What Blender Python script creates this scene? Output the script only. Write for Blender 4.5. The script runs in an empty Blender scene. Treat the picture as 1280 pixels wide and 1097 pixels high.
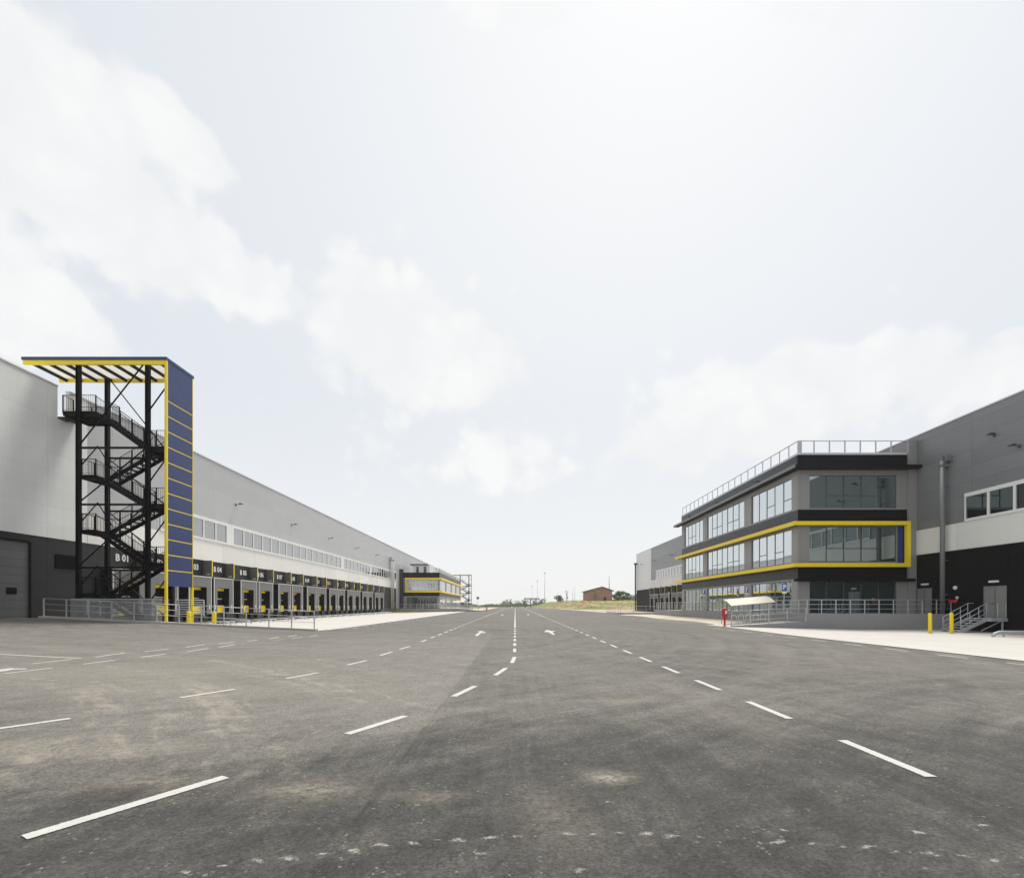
import bpy, bmesh, math, random
from mathutils import Vector, Matrix
random.seed(7)
R = math.radians
scene = bpy.context.scene
col = scene.collection

# ------------------------------------------------------------------ camera
EYE = 1.65
F = 604.4                      # focal length in pixels of the 1280 wide photograph
VX, VY = 644.0, 757.0          # vanishing point
cam_d = bpy.data.cameras.new('camera')
cam = bpy.data.objects.new('camera', cam_d)
col.objects.link(cam)
cam.location = (0, 0, EYE)
cam.rotation_euler = (R(90), 0, 0)
cam_d.sensor_width = 36
cam_d.lens = F / 1280 * 36
cam_d.shift_x = -(VX - 640) / 1280
cam_d.shift_y = (VY - 548.5) / 1280
cam_d.clip_start = .05
cam_d.clip_end = 9000
scene.camera = cam

# ------------------------------------------------------------------ light
SUN_AZ, SUN_EL = R(29), R(66)
sun_d = bpy.data.lights.new('sun', 'SUN')
sun_d.energy = 2.8
sun_d.angle = R(18)
sun_d.color = (1, .95, .87)
sun = bpy.data.objects.new('sun', sun_d)
col.objects.link(sun)
SDIR = Vector((math.sin(SUN_AZ) * math.cos(SUN_EL), math.cos(SUN_AZ) * math.cos(SUN_EL), math.sin(SUN_EL)))
sun.rotation_euler = SDIR.to_track_quat('Z', 'Y').to_euler()
scene.view_settings.view_transform = 'Standard'
scene.view_settings.look = 'None'
scene.view_settings.exposure = 0.42
scene.view_settings.gamma = 1
scene.cycles.max_bounces = 8
scene.cycles.volume_bounces = 1


# ------------------------------------------------------------------ node expressions
class E:
    """a float or colour socket with arithmetic"""
    def __init__(self, t, s): self.t, self.s = t, s
    def _m(self, op, *a):
        n = self.t.nodes.new('ShaderNodeMath'); n.operation = op
        for i, v in enumerate((self,) + a):
            if isinstance(v, E): self.t.links.new(v.s, n.inputs[i])
            else: n.inputs[i].default_value = v
        return E(self.t, n.outputs[0])
    def __add__(self, o): return self._m('ADD', o)
    __radd__ = __add__
    def __mul__(self, o): return self._m('MULTIPLY', o)
    __rmul__ = __mul__
    def __sub__(self, o): return self._m('SUBTRACT', o)
    def __rsub__(self, o): return (self * -1) + o
    def __truediv__(self, o): return self._m('DIVIDE', o)
    def pw(self, o): return self._m('POWER', o)
    def ab(self): return self._m('ABSOLUTE')
    def fl(self): return self._m('FLOOR')
    def fr(self): return self._m('FRACT')
    def ex(self): return self._m('EXPONENT')
    def mx(self, o): return self._m('MAXIMUM', o)
    def mn(self, o): return self._m('MINIMUM', o)
    def at2(self, o): return self._m('ARCTAN2', o)
    def asin(self): return self._m('ARCSINE')
    def sm(self, a, b, lo=0., hi=1.):
        n = self.t.nodes.new('ShaderNodeMapRange'); n.interpolation_type = 'SMOOTHSTEP'
        self.t.links.new(self.s, n.inputs[0])
        n.inputs[1].default_value = a; n.inputs[2].default_value = b
        n.inputs[3].default_value = lo; n.inputs[4].default_value = hi
        return E(self.t, n.outputs[0])


def vec(t, x, y, z=0.):
    n = t.nodes.new('ShaderNodeCombineXYZ')
    for i, v in enumerate((x, y, z)):
        if isinstance(v, E): t.links.new(v.s, n.inputs[i])
        else: n.inputs[i].default_value = v
    return E(t, n.outputs[0])


def noise(t, v, scale, detail=3., rough=.55, dist=0.):
    n = t.nodes.new('ShaderNodeTexNoise')
    if v is not None: t.links.new(v.s, n.inputs['Vector'])
    n.inputs['Scale'].default_value = scale; n.inputs['Detail'].default_value = detail
    n.inputs['Roughness'].default_value = rough; n.inputs['Distortion'].default_value = dist
    return E(t, n.outputs[0])


def voro(t, v, scale):
    n = t.nodes.new('ShaderNodeTexVoronoi')
    t.links.new(v.s, n.inputs['Vector']); n.inputs['Scale'].default_value = scale
    return E(t, n.outputs['Distance'])


def mixc(t, f, a, b):
    n = t.nodes.new('ShaderNodeMix'); n.data_type = 'RGBA'
    for k, v in ((0, f), (6, a), (7, b)):
        if isinstance(v, E): t.links.new(v.s, n.inputs[k])
        elif k == 0: n.inputs[0].default_value = v
        else: n.inputs[k].default_value = (*v, 1) if len(v) == 3 else v
    return E(t, n.outputs[2])


def scalec(t, c, f):
    n = t.nodes.new('ShaderNodeVectorMath'); n.operation = 'SCALE'
    if isinstance(c, E): t.links.new(c.s, n.inputs[0])
    else: n.inputs[0].default_value = c
    if isinstance(f, E): t.links.new(f.s, n.inputs['Scale'])
    else: n.inputs['Scale'].default_value = f
    return E(t, n.outputs[0])


def addc(t, a, b):
    n = t.nodes.new('ShaderNodeVectorMath'); n.operation = 'ADD'
    t.links.new(a.s, n.inputs[0]); t.links.new(b.s, n.inputs[1])
    return E(t, n.outputs[0])


def sep(t, v):
    n = t.nodes.new('ShaderNodeSeparateXYZ'); t.links.new(v.s, n.inputs[0])
    return [E(t, n.outputs[i]) for i in range(3)]


def posn(t):
    n = t.nodes.new('ShaderNodeNewGeometry')
    return E(t, n.outputs['Position'])


# ------------------------------------------------------------------ world: hazy bright sky with soft cumulus
world = bpy.data.worlds.new('World')
scene.world = world
world.use_nodes = True
wt = world.node_tree
for n in list(wt.nodes): wt.nodes.remove(n)
wout = wt.nodes.new('ShaderNodeOutputWorld')
wbg = wt.nodes.new('ShaderNodeBackground')
wt.links.new(wbg.outputs[0], wout.inputs[0])
wbg.inputs[1].default_value = .1
sky = wt.nodes.new('ShaderNodeTexSky')
sky.sky_type = 'NISHITA'
sky.sun_disc = False
sky.sun_elevation = SUN_EL
sky.sun_rotation = SUN_AZ
sky.air_density = 1.0
sky.dust_density = 3.0
tc = wt.nodes.new('ShaderNodeTexCoord')
D = E(wt, tc.outputs['Generated'])
dx, dy, dz = sep(wt, D)
az = dx.at2(dy)                    # 0 straight ahead, + to the right
el = dz.mx(-.999).mn(.999).asin()


def px_dir(px, py):
    a, b = (px - VX) / F, (VY - py) / F
    return math.atan2(a, 1), math.atan2(b, math.hypot(a, 1))


# cloud coverage field: soft lobes at compass bearings, eroded by fractal noise
wob = noise(wt, D, 3.6, 6, .62)
wob2 = noise(wt, scalec(wt, D, -1.0), 4.1, 5, .6)
azw = az + (wob - .5) * .14
elw = el + (wob2 - .5) * .13
lobes = [(-30, 110, 135, 135, 1.3), (60, 190, 120, 90, 1.25), (165, 270, 115, 66, 1.25), (270, 345, 95, 52, 1.15), (215, 150, 75, 50, 1.0), (270, 205, 55, 44, 1.0),
         (0, 375, 110, 66, 1.35), (100, 430, 90, 42, 1.05),
         (495, 425, 95, 80, 1.15), (600, 455, 105, 68, 1.15), (452, 365, 38, 42, .9), (600, 575, 150, 46, .34), (540, 600, 120, 40, .26), (690, 600, 100, 42, .26),
         (1000, 485, 160, 54, 1.15), (1090, 458, 95, 38, 1.0), (900, 535, 160, 56, 1.0), (1250, 470, 90, 44, 1.0), (1120, 350, 30, 24, .6),
         (640, 10, 90, 45, .7), (1000, 20, 90, 50, .6), (1278, 412, 24, 12, .8)]
cov = None
for (px, py, sx, sy, a) in lobes:
    ca, ce = px_dir(px, py)
    wa = abs(px_dir(px + sx, py)[0] - px_dir(px - sx, py)[0]) / 2
    we = abs(px_dir(px, py + sy)[1] - px_dir(px, py - sy)[1]) / 2
    u = (azw - ca) / wa; v = (elw - ce) / we
    g = ((u * u + v * v) * -1.0).ex() * a
    cov = g if cov is None else cov + g
# clouds elsewhere in the sky, out of this view (seen in reflections)
behind = noise(wt, D, 1.8, 5, .6).sm(.5, .62) * dy.sm(.1, -.2)
cov = cov + behind
fine = noise(wt, D, 8, 9, .6, .25)
fine2 = noise(wt, D, 26, 5, .6)
def billow(v, sc):
    n = wt.nodes.new('ShaderNodeTexVoronoi'); n.feature = 'F1'
    wt.links.new(v.s, n.inputs['Vector']); n.inputs['Scale'].default_value = sc
    return 1.0 - E(wt, n.outputs['Distance']) * 1.15
jit = wt.nodes.new('ShaderNodeVectorMath'); jit.operation = 'SCALE'; jit.inputs['Scale'].default_value = .10
jn = wt.nodes.new('ShaderNodeTexNoise'); jn.inputs['Scale'].default_value = 5; jn.inputs['Detail'].default_value = 4
wt.links.new(D.s, jn.inputs['Vector']); wt.links.new(jn.outputs['Color'], jit.inputs[0])
DJ = addc(wt, D, E(wt, jit.outputs[0]))
b1, b2, b3 = billow(DJ, 6.5), billow(DJ, 14.0), billow(DJ, 33.0)
puff = (b1 - .5) * .55 + (b2 - .5) * .45 + (b3 - .5) * .26
dens = cov + puff + (fine - .5) * .7 + (fine2 - .5) * .35
cmask = dens.sm(.26, .72)
# lower, thicker bits of each cloud are a touch greyer
shade = ((noise(wt, D, 4.5, 6, .6) - .5) * 1.6 - puff * .8 + .5).sm(.15, .85)
glow = ((((az - .22) / .80) * ((az - .22) / .80) + ((el - .85) / .62) * ((el - .85) / .62)) * -1.0).ex()
low = el.sm(.42, -.02)
haze_c = mixc(wt, low, (5.75, 6.08, 6.48), (7.0, 7.08, 7.07))
haze_c = mixc(wt, glow * .92, haze_c, (7.05, 7.13, 7.17))
skyc = mixc(wt, .93, scalec(wt, E(wt, sky.outputs[0]), 1.0), haze_c)
cloud_c = mixc(wt, shade, (7.25, 7.25, 7.22), (6.62, 6.7, 6.78))
out_c = mixc(wt, cmask * .9, skyc, cloud_c)
ground_f = el.sm(-.01, -.06)
out_c = mixc(wt, ground_f, out_c, (3., 2.9, 2.7))
wt.links.new(out_c.s, wbg.inputs[0])


# ------------------------------------------------------------------ materials
def new_mat(name):
    m = bpy.data.materials.new(name); m.use_nodes = True
    t = m.node_tree
    b = t.nodes['Principled BSDF']
    return m, t, b


def setc(t, b, c, key='Base Color'):
    if isinstance(c, E): t.links.new(c.s, b.inputs[key])
    elif isinstance(c, (int, float)): b.inputs[key].default_value = c
    else: b.inputs[key].default_value = (*c, 1)


def bump(t, b, h, strength=.3, dist=.01):
    n = t.nodes.new('ShaderNodeBump'); n.inputs['Strength'].default_value = strength
    n.inputs['Distance'].default_value = dist
    t.links.new(h.s, n.inputs['Height']); t.links.new(n.outputs[0], b.inputs['Normal'])


def paint(name, c, rough=.5, spec=.5, metal=0., var=.12, scale=1.5, dirt=0.):
    m, t, b = new_mat(name)
    p = posn(t)
    n = noise(t, p, scale, 5, .6)
    n2 = noise(t, p, scale * 14, 3, .6)
    f = (n - .5) * (2 * var) + (n2 - .5) * var + 1.0
    cc = scalec(t, c, f)
    if dirt:
        x, y, z = sep(t, p)
        st = noise(t, vec(t, x * 6, y * 6, z * .5), 1.0, 4, .6).sm(.52, .75)
        cc = mixc(t, st * dirt, cc, (.16, .14, .11))
    setc(t, b, cc)
    b.inputs['Metallic'].default_value = metal
    setc(t, b, noise(t, p, scale * 4, 3).sm(.2, .8, max(.03, rough - .1), min(1, rough + .12)), 'Roughness')
    b.inputs['Specular IOR Level'].default_value = spec
    return m


def panels(name, c, along='y', pitch=1.1, vpitch=6.0, rough=.42, spec=.5, var=.05, line=.16, dirt=.1, rib=True):
    """insulated sandwich panels: faint horizontal joints, few vertical joints, panel-to-panel tone shifts"""
    m, t, b = new_mat(name)
    p = posn(t); x, y, z = sep(t, p)
    s = y if along == 'y' else x
    zz = z / pitch
    zi, zf = zz.fl(), zz.fr()
    ss = s / vpitch
    si, sf = ss.fl(), ss.fr()
    wn = t.nodes.new('ShaderNodeTexWhiteNoise'); wn.noise_dimensions = '2D'
    t.links.new(vec(t, zi, si).s, wn.inputs['Vector'])
    tone = (E(t, wn.outputs[0]) - .5) * (2 * var)
    big = (noise(t, p, .25, 4, .6) - .5) * .14
    w1 = .012 / pitch; w2 = .02 / vpitch
    j = ((zf - .5).ab().sm(.5 - w1 * 2, .5 - w1)).mx((sf - .5).ab().sm(.5 - w2 * 2, .5 - w2))
    st = noise(t, vec(t, x * 3, y * 3, z * .25), 1.0, 5, .65).sm(.5, .8)
    cc = scalec(t, c, tone + big + 1.0 - j * line - st * dirt)
    setc(t, b, cc)
    setc(t, b, noise(t, p, 2.5, 3).sm(.2, .8, rough - .07, rough + .1), 'Roughness')
    b.inputs['Specular IOR Level'].default_value = spec
    h = 1.0 - j
    if rib:
        h = h + ((z * 14).fr() - .5).ab() * .10
    bump(t, b, h, .35, .012)
    return m


def glass(name, tint=(.025, .04, .042), refl=(.80, .88, .90), base=.30):
    m = bpy.data.materials.new(name); m.use_nodes = True
    t = m.node_tree
    for n in list(t.nodes): t.nodes.remove(n)
    o = t.nodes.new('ShaderNodeOutputMaterial')
    d = t.nodes.new('ShaderNodeBsdfDiffuse'); g = t.nodes.new('ShaderNodeBsdfGlossy')
    p = posn(t)
    dn = noise(t, p, .35, 3)
    t.links.new(scalec(t, tint, dn * 1.2 + .4).s, d.inputs[0])
    g.inputs[0].default_value = (*refl, 1); g.inputs['Roughness'].default_value = .012
    fz = t.nodes.new('ShaderNodeLayerWeight'); fz.inputs[0].default_value = .5
    f = E(t, fz.outputs['Facing']).pw(1.5) * (1 - base) + base
    mx = t.nodes.new('ShaderNodeMixShader')
    t.links.new(f.s, mx.inputs[0]); t.links.new(d.outputs[0], mx.inputs[1]); t.links.new(g.outputs[0], mx.inputs[2])
    bn = t.nodes.new('ShaderNodeBump'); bn.inputs['Strength'].default_value = .05; bn.inputs['Distance'].default_value = .02
    t.links.new(noise(t, p, .9, 2).s, bn.inputs['Height']); t.links.new(bn.outputs[0], g.inputs['Normal'])
    t.links.new(mx.outputs[0], o.inputs[0])
    return m


def asphalt_mat():
    m, t, b = new_mat('asphalt')
    p = posn(t); x, y, z = sep(t, p)
    grain = noise(t, p, 95, 3, .7)
    vn = t.nodes.new('ShaderNodeTexVoronoi'); vn.inputs['Scale'].default_value = 55
    t.links.new(p.s, vn.inputs['Vector'])
    stone = sep(t, E(t, vn.outputs['Color']))[0]          # one random tone per aggregate stone
    pore = E(t, vn.outputs['Distance'])
    vn2 = t.nodes.new('ShaderNodeTexVoronoi'); vn2.inputs['Scale'].default_value = 17
    t.links.new(p.s, vn2.inputs['Vector'])
    lump = sep(t, E(t, vn2.outputs['Color']))[1]
    mid = noise(t, p, 5.5, 8, .72)
    mid2 = noise(t, p, 26, 4, .7)
    blot = noise(t, vec(t, x * .45, y * .6), 1.0, 8, .66, .6)
    patch = noise(t, vec(t, x * .13, y * .17), 1.0, 5, .55, .4)
    warp = (noise(t, vec(t, x * .3, y * .3), 1.0, 3) - .5) * 1.6
    streak = noise(t, vec(t, x * 5.5 + warp * 3.0, y * .16), 1.0, 8, .72)
    mott = noise(t, vec(t, x * 1.3, y * 2.4), 1.0, 9, .72, .3)
    # turning tracks: arcs of tyre dirt round the corners of the yard
    def arcs(cx, cy, f, seed, det=8):
        rx, ry = x - cx, y - cy
        r = (rx * rx + ry * ry).pw(.5)
        a = rx.at2(ry)
        return noise(t, vec(t, r * f + seed + warp, a * 1.6), 1.0, det, .70)
    arc1 = arcs(-17, 31, 1.5, 3.0)
    arc2 = arcs(16, -9, 2.4, 9.0)
    arc3 = arcs(-22, -6, 1.1, 21.0)
    v = (blot - .5) * .32 + (patch - .5) * .40 + (streak - .5) * .65 + (arc1 - .5) * .9 + (arc2 - .5) * .6 + (arc3 - .5) * .75 + (mott - .5) * .7 + (mid - .5) * .35
    # older, dustier paving on the left of the longitudinal joint; newer dark lane near the viewer
    seam = x + 1.22 + (noise(t, vec(t, 0., y * .5), 1., 3) - .5) * .12
    left = (seam + (mott - .5) * .25).sm(.10, -.12)
    dusty = left * y.sm(36, 10) * y.sm(3.8, 7.5) * .17 + (y + x.mn(0.) * .1).sm(5, 9.5) * .07 + .02
    near = (y - (x + .4).mn(0.) * .75 + (noise(t, vec(t, x * .5, y * .5), 1.0, 7, .68) - .5) * 1.5 + x.mx(0.) * .05).sm(8.0, 5.4)
    v = v + dusty * 1.9 - near * .30
    f = v.sm(-.62, .78)
    c = mixc(t, f, (.040, .039, .0372), (.205, .193, .172))
    c = scalec(t, c, (grain - .5) * .9 + (stone - .5) * .62 + (lump - .5) * .10 + (mid - .5) * .40 + (mid2 - .5) * .5 + 1.0)
    c = scalec(t, c, 1.0 - pore.sm(.6, .9) * .16)
    # pale stones worn bare
    c = mixc(t, stone.sm(.975, .99) * noise(t, p, 2.2, 3).sm(.45, .65) * .45, c, (.36, .34, .30))
    # blown sand, in streaks and splashes
    sand = noise(t, vec(t, x * .8, y * 1.5), 1.0, 9, .74, .8)
    sandm = (sand + (mid - .5) * .5).sm(.60, .80)
    def spot(cx, cy, rx, ry):
        u, w = (x - cx) / rx, (y - cy) / ry
        return ((u * u + w * w) * -1.0).ex()
    spots = spot(.9, 4.65, .20, .16) * 1.25 + spot(-1.85, 4.35, .42, .2) * .85 + spot(-7.2, 5.1, 1.2, .6) * 1.1 + spot(-5.2, 5.6, 1.6, .35) * .7 + spot(-3.4, 4.55, .6, .16) * .6 + spot(-.7, 4.2, .3, .12) * .5 \
        + spot(1.7, 8.4, .8, .18) * .6 + spot(-6.5, 9.5, 2.6, .9) * .45 + spot(-9.5, 12., 4, 1.3) * .4 + spot(3.2, 9, .35, 2.6) * .3 + spot(18., 50., 3., 8.) * .7 + spot(.3, 3.9, .3, .5) * .35
    track = (arc3 + (mott - .5) * .5 + (mid - .5) * .2).sm(.54, .70) * left * y.sm(26, 9) * y.sm(3.6, 5)
    track2 = (arc2 + (mott - .5) * .4).sm(.58, .72) * (1.0 - left) * y.sm(4.5, 8) * y.sm(34, 16) * .45
    sandm = (sandm * .62 + (track + track2) * .62 + (spots * (noise(t, p, 14, 7, .74).sm(.32, .66)))).mn(1.)
    c = mixc(t, sandm * .76, c, (.37, .325, .26))
    # the joint itself, and a wandering crack
    jl = seam.ab().sm(.035, .008) * noise(t, vec(t, 0., y * 1.2), 1., 5).sm(.38, .6)
    jl2 = (x - 1.15 - (y - 3) * .12 + (noise(t, vec(t, 0., y * .9), 1., 7, .65) - .5) * .6).ab().sm(.012, .002) * y.sm(9, 6) * mott.sm(.4, .6)
    c = scalec(t, c, 1.0 - jl * .25 - jl2 * .3)
    # black tyre smears
    ty = noise(t, vec(t, x * .35, y * 4.2), 1.0, 8, .7, .5).sm(.62, .78) * noise(t, vec(t, x * .4, y * .4), 1.0, 2).sm(.42, .6)
    c = scalec(t, c, 1.0 - ty * .30)
    setc(t, b, c)
    setc(t, b, mid.sm(.2, .8, .72, .95), 'Roughness')
    b.inputs['Specular IOR Level'].default_value = .3
    bump(t, b, grain * .5 + stone * .5 - pore * .5 + mid * .3, .7, .010)
    return m


def concrete_mat(name, c, joints=0., var=.16, stain=.2, rough=.85):
    m, t, b = new_mat(name)
    p = posn(t); x, y, z = sep(t, p)
    a = noise(t, p, .35, 5, .6); q = noise(t, p, 4, 5, .65); g = noise(t, p, 60, 3, .7)
    f = (a - .5) * var * 2 + (q - .5) * var + (g - .5) * .12 + 1.0
    if joints:
        jx = ((x / joints).fr() - .5).ab().sm(.5 - .03 / joints, .5 - .012 / joints)
        jy = ((y / joints).fr() - .5).ab().sm(.5 - .03 / joints, .5 - .012 / joints)
        f = f - jx.mx(jy) * .35
    cc = scalec(t, c, f)
    st = noise(t, vec(t, x * .7, y * .7, z * .7), 1.0, 6, .65, .5).sm(.55, .8)
    cc = mixc(t, st * stain, cc, (c[0] * .5, c[1] * .48, c[2] * .44))
    setc(t, b, cc)
    b.inputs['Roughness'].default_value = rough
    b.inputs['Specular IOR Level'].default_value = .3
    bump(t, b, q * .6 + g * .5, .3, .006)
    return m


def road_paint():
    m, t, b = new_mat('road_paint')
    uv = t.nodes.new('ShaderNodeUVMap')
    u, v, _ = sep(t, E(t, uv.outputs[0]))
    p = posn(t)
    w = noise(t, p, 24, 6, .72); w2 = noise(t, p, 2.2, 4, .6); w3 = noise(t, p, 75, 4, .75)
    c = scalec(t, (.50, .49, .465), (noise(t, p, 110, 2) - .5) * .35 + (w2 - .5) * .5 + (w - .5) * .35 + 1.0)
    setc(t, b, c); b.inputs['Roughness'].default_value = .75
    bump(t, b, noise(t, p, 95, 3, .7), .4, .006)
    edge = (v.mn(1.0 - v) + (w3 - .5) * .30 + (w - .5) * .16).sm(.03, .10)          # ragged edge over the stones
    wear = (w * .6 + w3 * .5 + (w2 - .5) * .55).sm(.74, .60)
    tr = t.nodes.new('ShaderNodeBsdfTransparent'); mx = t.nodes.new('ShaderNodeMixShader')
    t.links.new((edge * (wear * .55 + .45)).s, mx.inputs[0]); t.links.new(tr.outputs[0], mx.inputs[1]); t.links.new(b.outputs[0], mx.inputs[2])
    t.links.new(mx.outputs[0], t.nodes['Material Output'].inputs[0])
    return m


def field_mat():
    m, t, b = new_mat('dry_field')
    p = posn(t); x, y, z = sep(t, p)
    a = noise(t, vec(t, x * .05, y * .05, z), 1., 5, .6); q = noise(t, p, .7, 5, .7)
    c = mixc(t, a.sm(.42, .6), (.36, .29, .16), (.20, .22, .075))
    c = mixc(t, noise(t, vec(t, x * .09 + 5., y * .09), 1., 4).sm(.56, .66), c, (.36, .21, .13))
    c = mixc(t, (y.sm(235, 260)) * .6, c, (.17, .22, .08))
    c = scalec(t, c, (q - .5) * .9 + 1.0)
    setc(t, b, c); b.inputs['Roughness'].default_value = .95; b.inputs['Specular IOR Level'].default_value = .1
    bump(t, b, q, .6, .15)
    return m


def leaf_mat(name, c):
    m, t, b = new_mat(name)
    p = posn(t)
    setc(t, b, scalec(t, c, (noise(t, p, .9, 3) - .5) * 1.0 + 1.0))
    b.inputs['Roughness'].default_value = .6; b.inputs['Specular IOR Level'].default_value = .2
    b.inputs['Transmission Weight'].default_value = 0
    return m


def brick_mat():
    m, t, b = new_mat('red_brick')
    n = t.nodes.new('ShaderNodeTexBrick')
    p = posn(t); x, y, z = sep(t, p)
    t.links.new(vec(t, x + y, z).s, n.inputs['Vector'])
    n.inputs['Scale'].default_value = 1.4
    n.inputs['Color1'].default_value = (.37, .205, .15, 1); n.inputs['Color2'].default_value = (.33, .15, .10, 1)
    n.inputs['Mortar'].default_value = (.30, .24, .2, 1)
    t.links.new(scalec(t, E(t, n.outputs[0]), (noise(t, p, .5, 4) - .5) * .6 + 1.).s, b.inputs['Base Color'])
    b.inputs['Roughness'].default_value = .9
    return m


def scuff_mat():
    m, t, b = new_mat('chalky_scuff')
    uv = t.nodes.new('ShaderNodeUVMap')
    u, v, _ = sep(t, E(t, uv.outputs[0]))
    p = posn(t)
    n = noise(t, p, 21, 6, .7, .8); n2 = noise(t, p, 70, 4, .7)
    u = (u - .5) * 2.0; v = (v - .5) * 2.0
    v = v + u * u * .55 - .2
    g = ((u * u * 2.6 + v * v * 5.5) * -1.0).ex()
    a = (g + (n - .5) * 2.1 + (n2 - .5) * 1.0).sm(.55, 1.15) * g.sm(.02, .3)
    tr = t.nodes.new('ShaderNodeBsdfTransparent'); mx = t.nodes.new('ShaderNodeMixShader')
    setc(t, b, scalec(t, (.46, .43, .39), n2 * .6 + .7)); b.inputs['Roughness'].default_value = .9
    t.links.new((a * .6).s, mx.inputs[0]); t.links.new(tr.outputs[0], mx.inputs[1]); t.links.new(b.outputs[0], mx.inputs[2])
    t.links.new(mx.outputs[0], t.nodes['Material Output'].inputs[0])
    return m


M = dict(
    scuff=scuff_mat(),
    asphalt=asphalt_mat(), paint=road_paint(), field=field_mat(), brick=brick_mat(),
    apron=concrete_mat('pale_concrete', (.515, .495, .46), 6.0, .12, .22),
    sand=concrete_mat('sandy_paving', (.52, .46, .37), 0, .3, .4),
    pink=concrete_mat('pale_pinkish_paving', (.40, .335, .28), 0, .25, .3),
    wallcon=concrete_mat('grey_render', (.30, .30, .295), 0, .08, .1),
    kerb=concrete_mat('kerb_concrete', (.46, .435, .395), 0, .14, .3),
    light=panels('light_grey_panels', (.75, .76, .745), 'y', 1.15, 6.2, rough=.4, dirt=.07, line=.06, var=.025),
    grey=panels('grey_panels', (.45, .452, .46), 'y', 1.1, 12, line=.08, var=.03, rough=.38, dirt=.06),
    grey_shaded=panels('shaded_grey_panels', (.205, .208, .214), 'y', 1.1, 12, var=.08, line=.22, rough=.34, dirt=.06, spec=.6),  # same grey panels as the left wall, shade darkened into the colour
    white=panels('white_panels', (.78, .77, .73), 'y', 2.0, 6.2, rough=.5, dirt=.04, rib=False),
    dark=panels('anthracite_panels', (.027, .027, .0285), 'y', 1.05, 6.2, spec=.3, rough=.42, line=.35, dirt=.2),
    black=panels('shaded_dark_panels', (.0045, .0047, .0055), 'y', 1.05, 6.2, spec=.10, rough=.55, line=.3, dirt=.2),  # left wall's anthracite again, colour darkened to near black for the shaded side
    darkx=panels('shaded_anthracite_fascia', (.005, .0056, .0078), 'x', .5, 3.0, spec=.14, rough=.45, line=.25, dirt=.15, rib=False),  # fronts and brims: anthracite with their shade painted into the colour
    darky=panels('anthracite_side_fascia', (.040, .041, .047), 'y', .5, 3.0, spec=.4, rough=.4, line=.25, dirt=.15, rib=False),  # same anthracite on side faces, painted lighter for the light they catch
    officewall=panels('warm_grey_cladding', (.285, .28, .274), 'x', 3.0, .9, rough=.5, line=.09, var=.02, dirt=.1, rib=False),
    officewally=panels('warm_grey_side_cladding', (.33, .325, .317), 'y', 3.0, .9, rough=.5, line=.09, var=.02, dirt=.1, rib=False),
    blue=paint('navy_blue_panel', (.019, .038, .138), .36, .5, 0, .06, .8),
    yellow=paint('yellow_paint', (.93, .70, .01), .4, .5, 0, .06, 2),
    steel=paint('black_steel', (.0035, .0036, .0045), .5, .16, 0, .2, 2),
    galv=paint('galvanised_steel', (.50, .52, .535), .5, .5, .35, .14, 5),
    alu=paint('pale_aluminium', (.62, .62, .62), .4, .5, .2, .08, 3),
    frame=paint('white_window_frame', (.76, .76, .74), .45, .5, 0, .05, 3),
    curtain=paint('grey_dock_curtain', (.175, .175, .173), .7, .3, 0, .14, 2, dirt=.25),
    void=paint('black_rubber', (.006, .006, .0065), .8, .15, 0, .3, 3),
    greydoor=paint('grey_metal_door', (.215, .22, .21), .5, .5, 0, .06, 2),
    secdoor=panels('sectional_door_panels', (.13, .132, .133), 'y', .5, 20, rough=.45, line=.35, dirt=.12),
    sheet=paint('white_corrugated_sheet', (.66, .64, .58), .55, .4, 0, .1, 1),
    tarp=paint('cream_canopy_sheet', (.66, .62, .50), .6, .4, 0, .08, 1.5),
    red=paint('red_enamel', (.55, .02, .025), .38, .5, 0, .1, 4),
    signblue=paint('sign_blue', (.02, .10, .42), .35, .5, 0, .04, 3),
    signwhite=paint('sign_white', (.8, .8, .8), .4, .5, 0, .03, 3),
    letter=paint('white_lettering', (.66, .66, .64), .5, .4, 0, .03, 3),
    concrete_dark=paint('dark_plinth', (.085, .085, .085), .8, .3, 0, .25, 1.2, dirt=.3),
    glass=glass('window_glass', (.03, .048, .048), (.82, .92, .92), .34),
    glasss=glass('side_window_glass', (.03, .05, .052), (.90, .95, .97), .58),
    mullion=paint('grey_mullion', (.16, .165, .17), .4, .5, 0, .05, 3),
    pipe=paint('grey_pipe', (.17, .175, .18), .45, .5, 0, .08, 3),
    pole=paint('pale_pole', (.6, .61, .62), .5, .5, 0, .05, 3),
    glassd=glass('dark_window_glass', (.010, .013, .013), (.7, .76, .76), .07),
    fin=paint('brownish_fin', (.105, .100, .088), .5, .4, 0, .1, 2),
    brim=paint('grey_brim_edge', (.20, .205, .21), .4, .5, 0, .06, 2),
    navy=paint('navy_cladding', (.012, .035, .165), .4, .5, 0, .05, 2),
    skylight=None,
    glasso=glass('bright_window_glass', (.16, .165, .17), (.86, .9, .95), .62),
    glassl=glass('pale_window_glass', (.13, .13, .13), (.74, .75, .75), .25),
    leaf=leaf_mat('leaves_dark', (.06, .115, .03)), leaf2=leaf_mat('leaves_fresh', (.11, .18, .05)), leaf3=leaf_mat('leaves_olive', (.12, .15, .075)),
    bark=paint('bark', (.10, .075, .05), .9, .2, 0, .3, 6),
    rooftile=paint('dark_red_tiles', (.17, .075, .055), .8, .3, 0, .2, 2),
    chalk=paint('chalky_scuff', (.50, .47, .42), .9, .2, 0, .2, 20),
    lamp=paint('lamp_grey', (.08, .08, .085), .5, .5, 0, .1, 4),
    grass=leaf_mat('dry_grass', (.33, .285, .13)),
)


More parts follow.
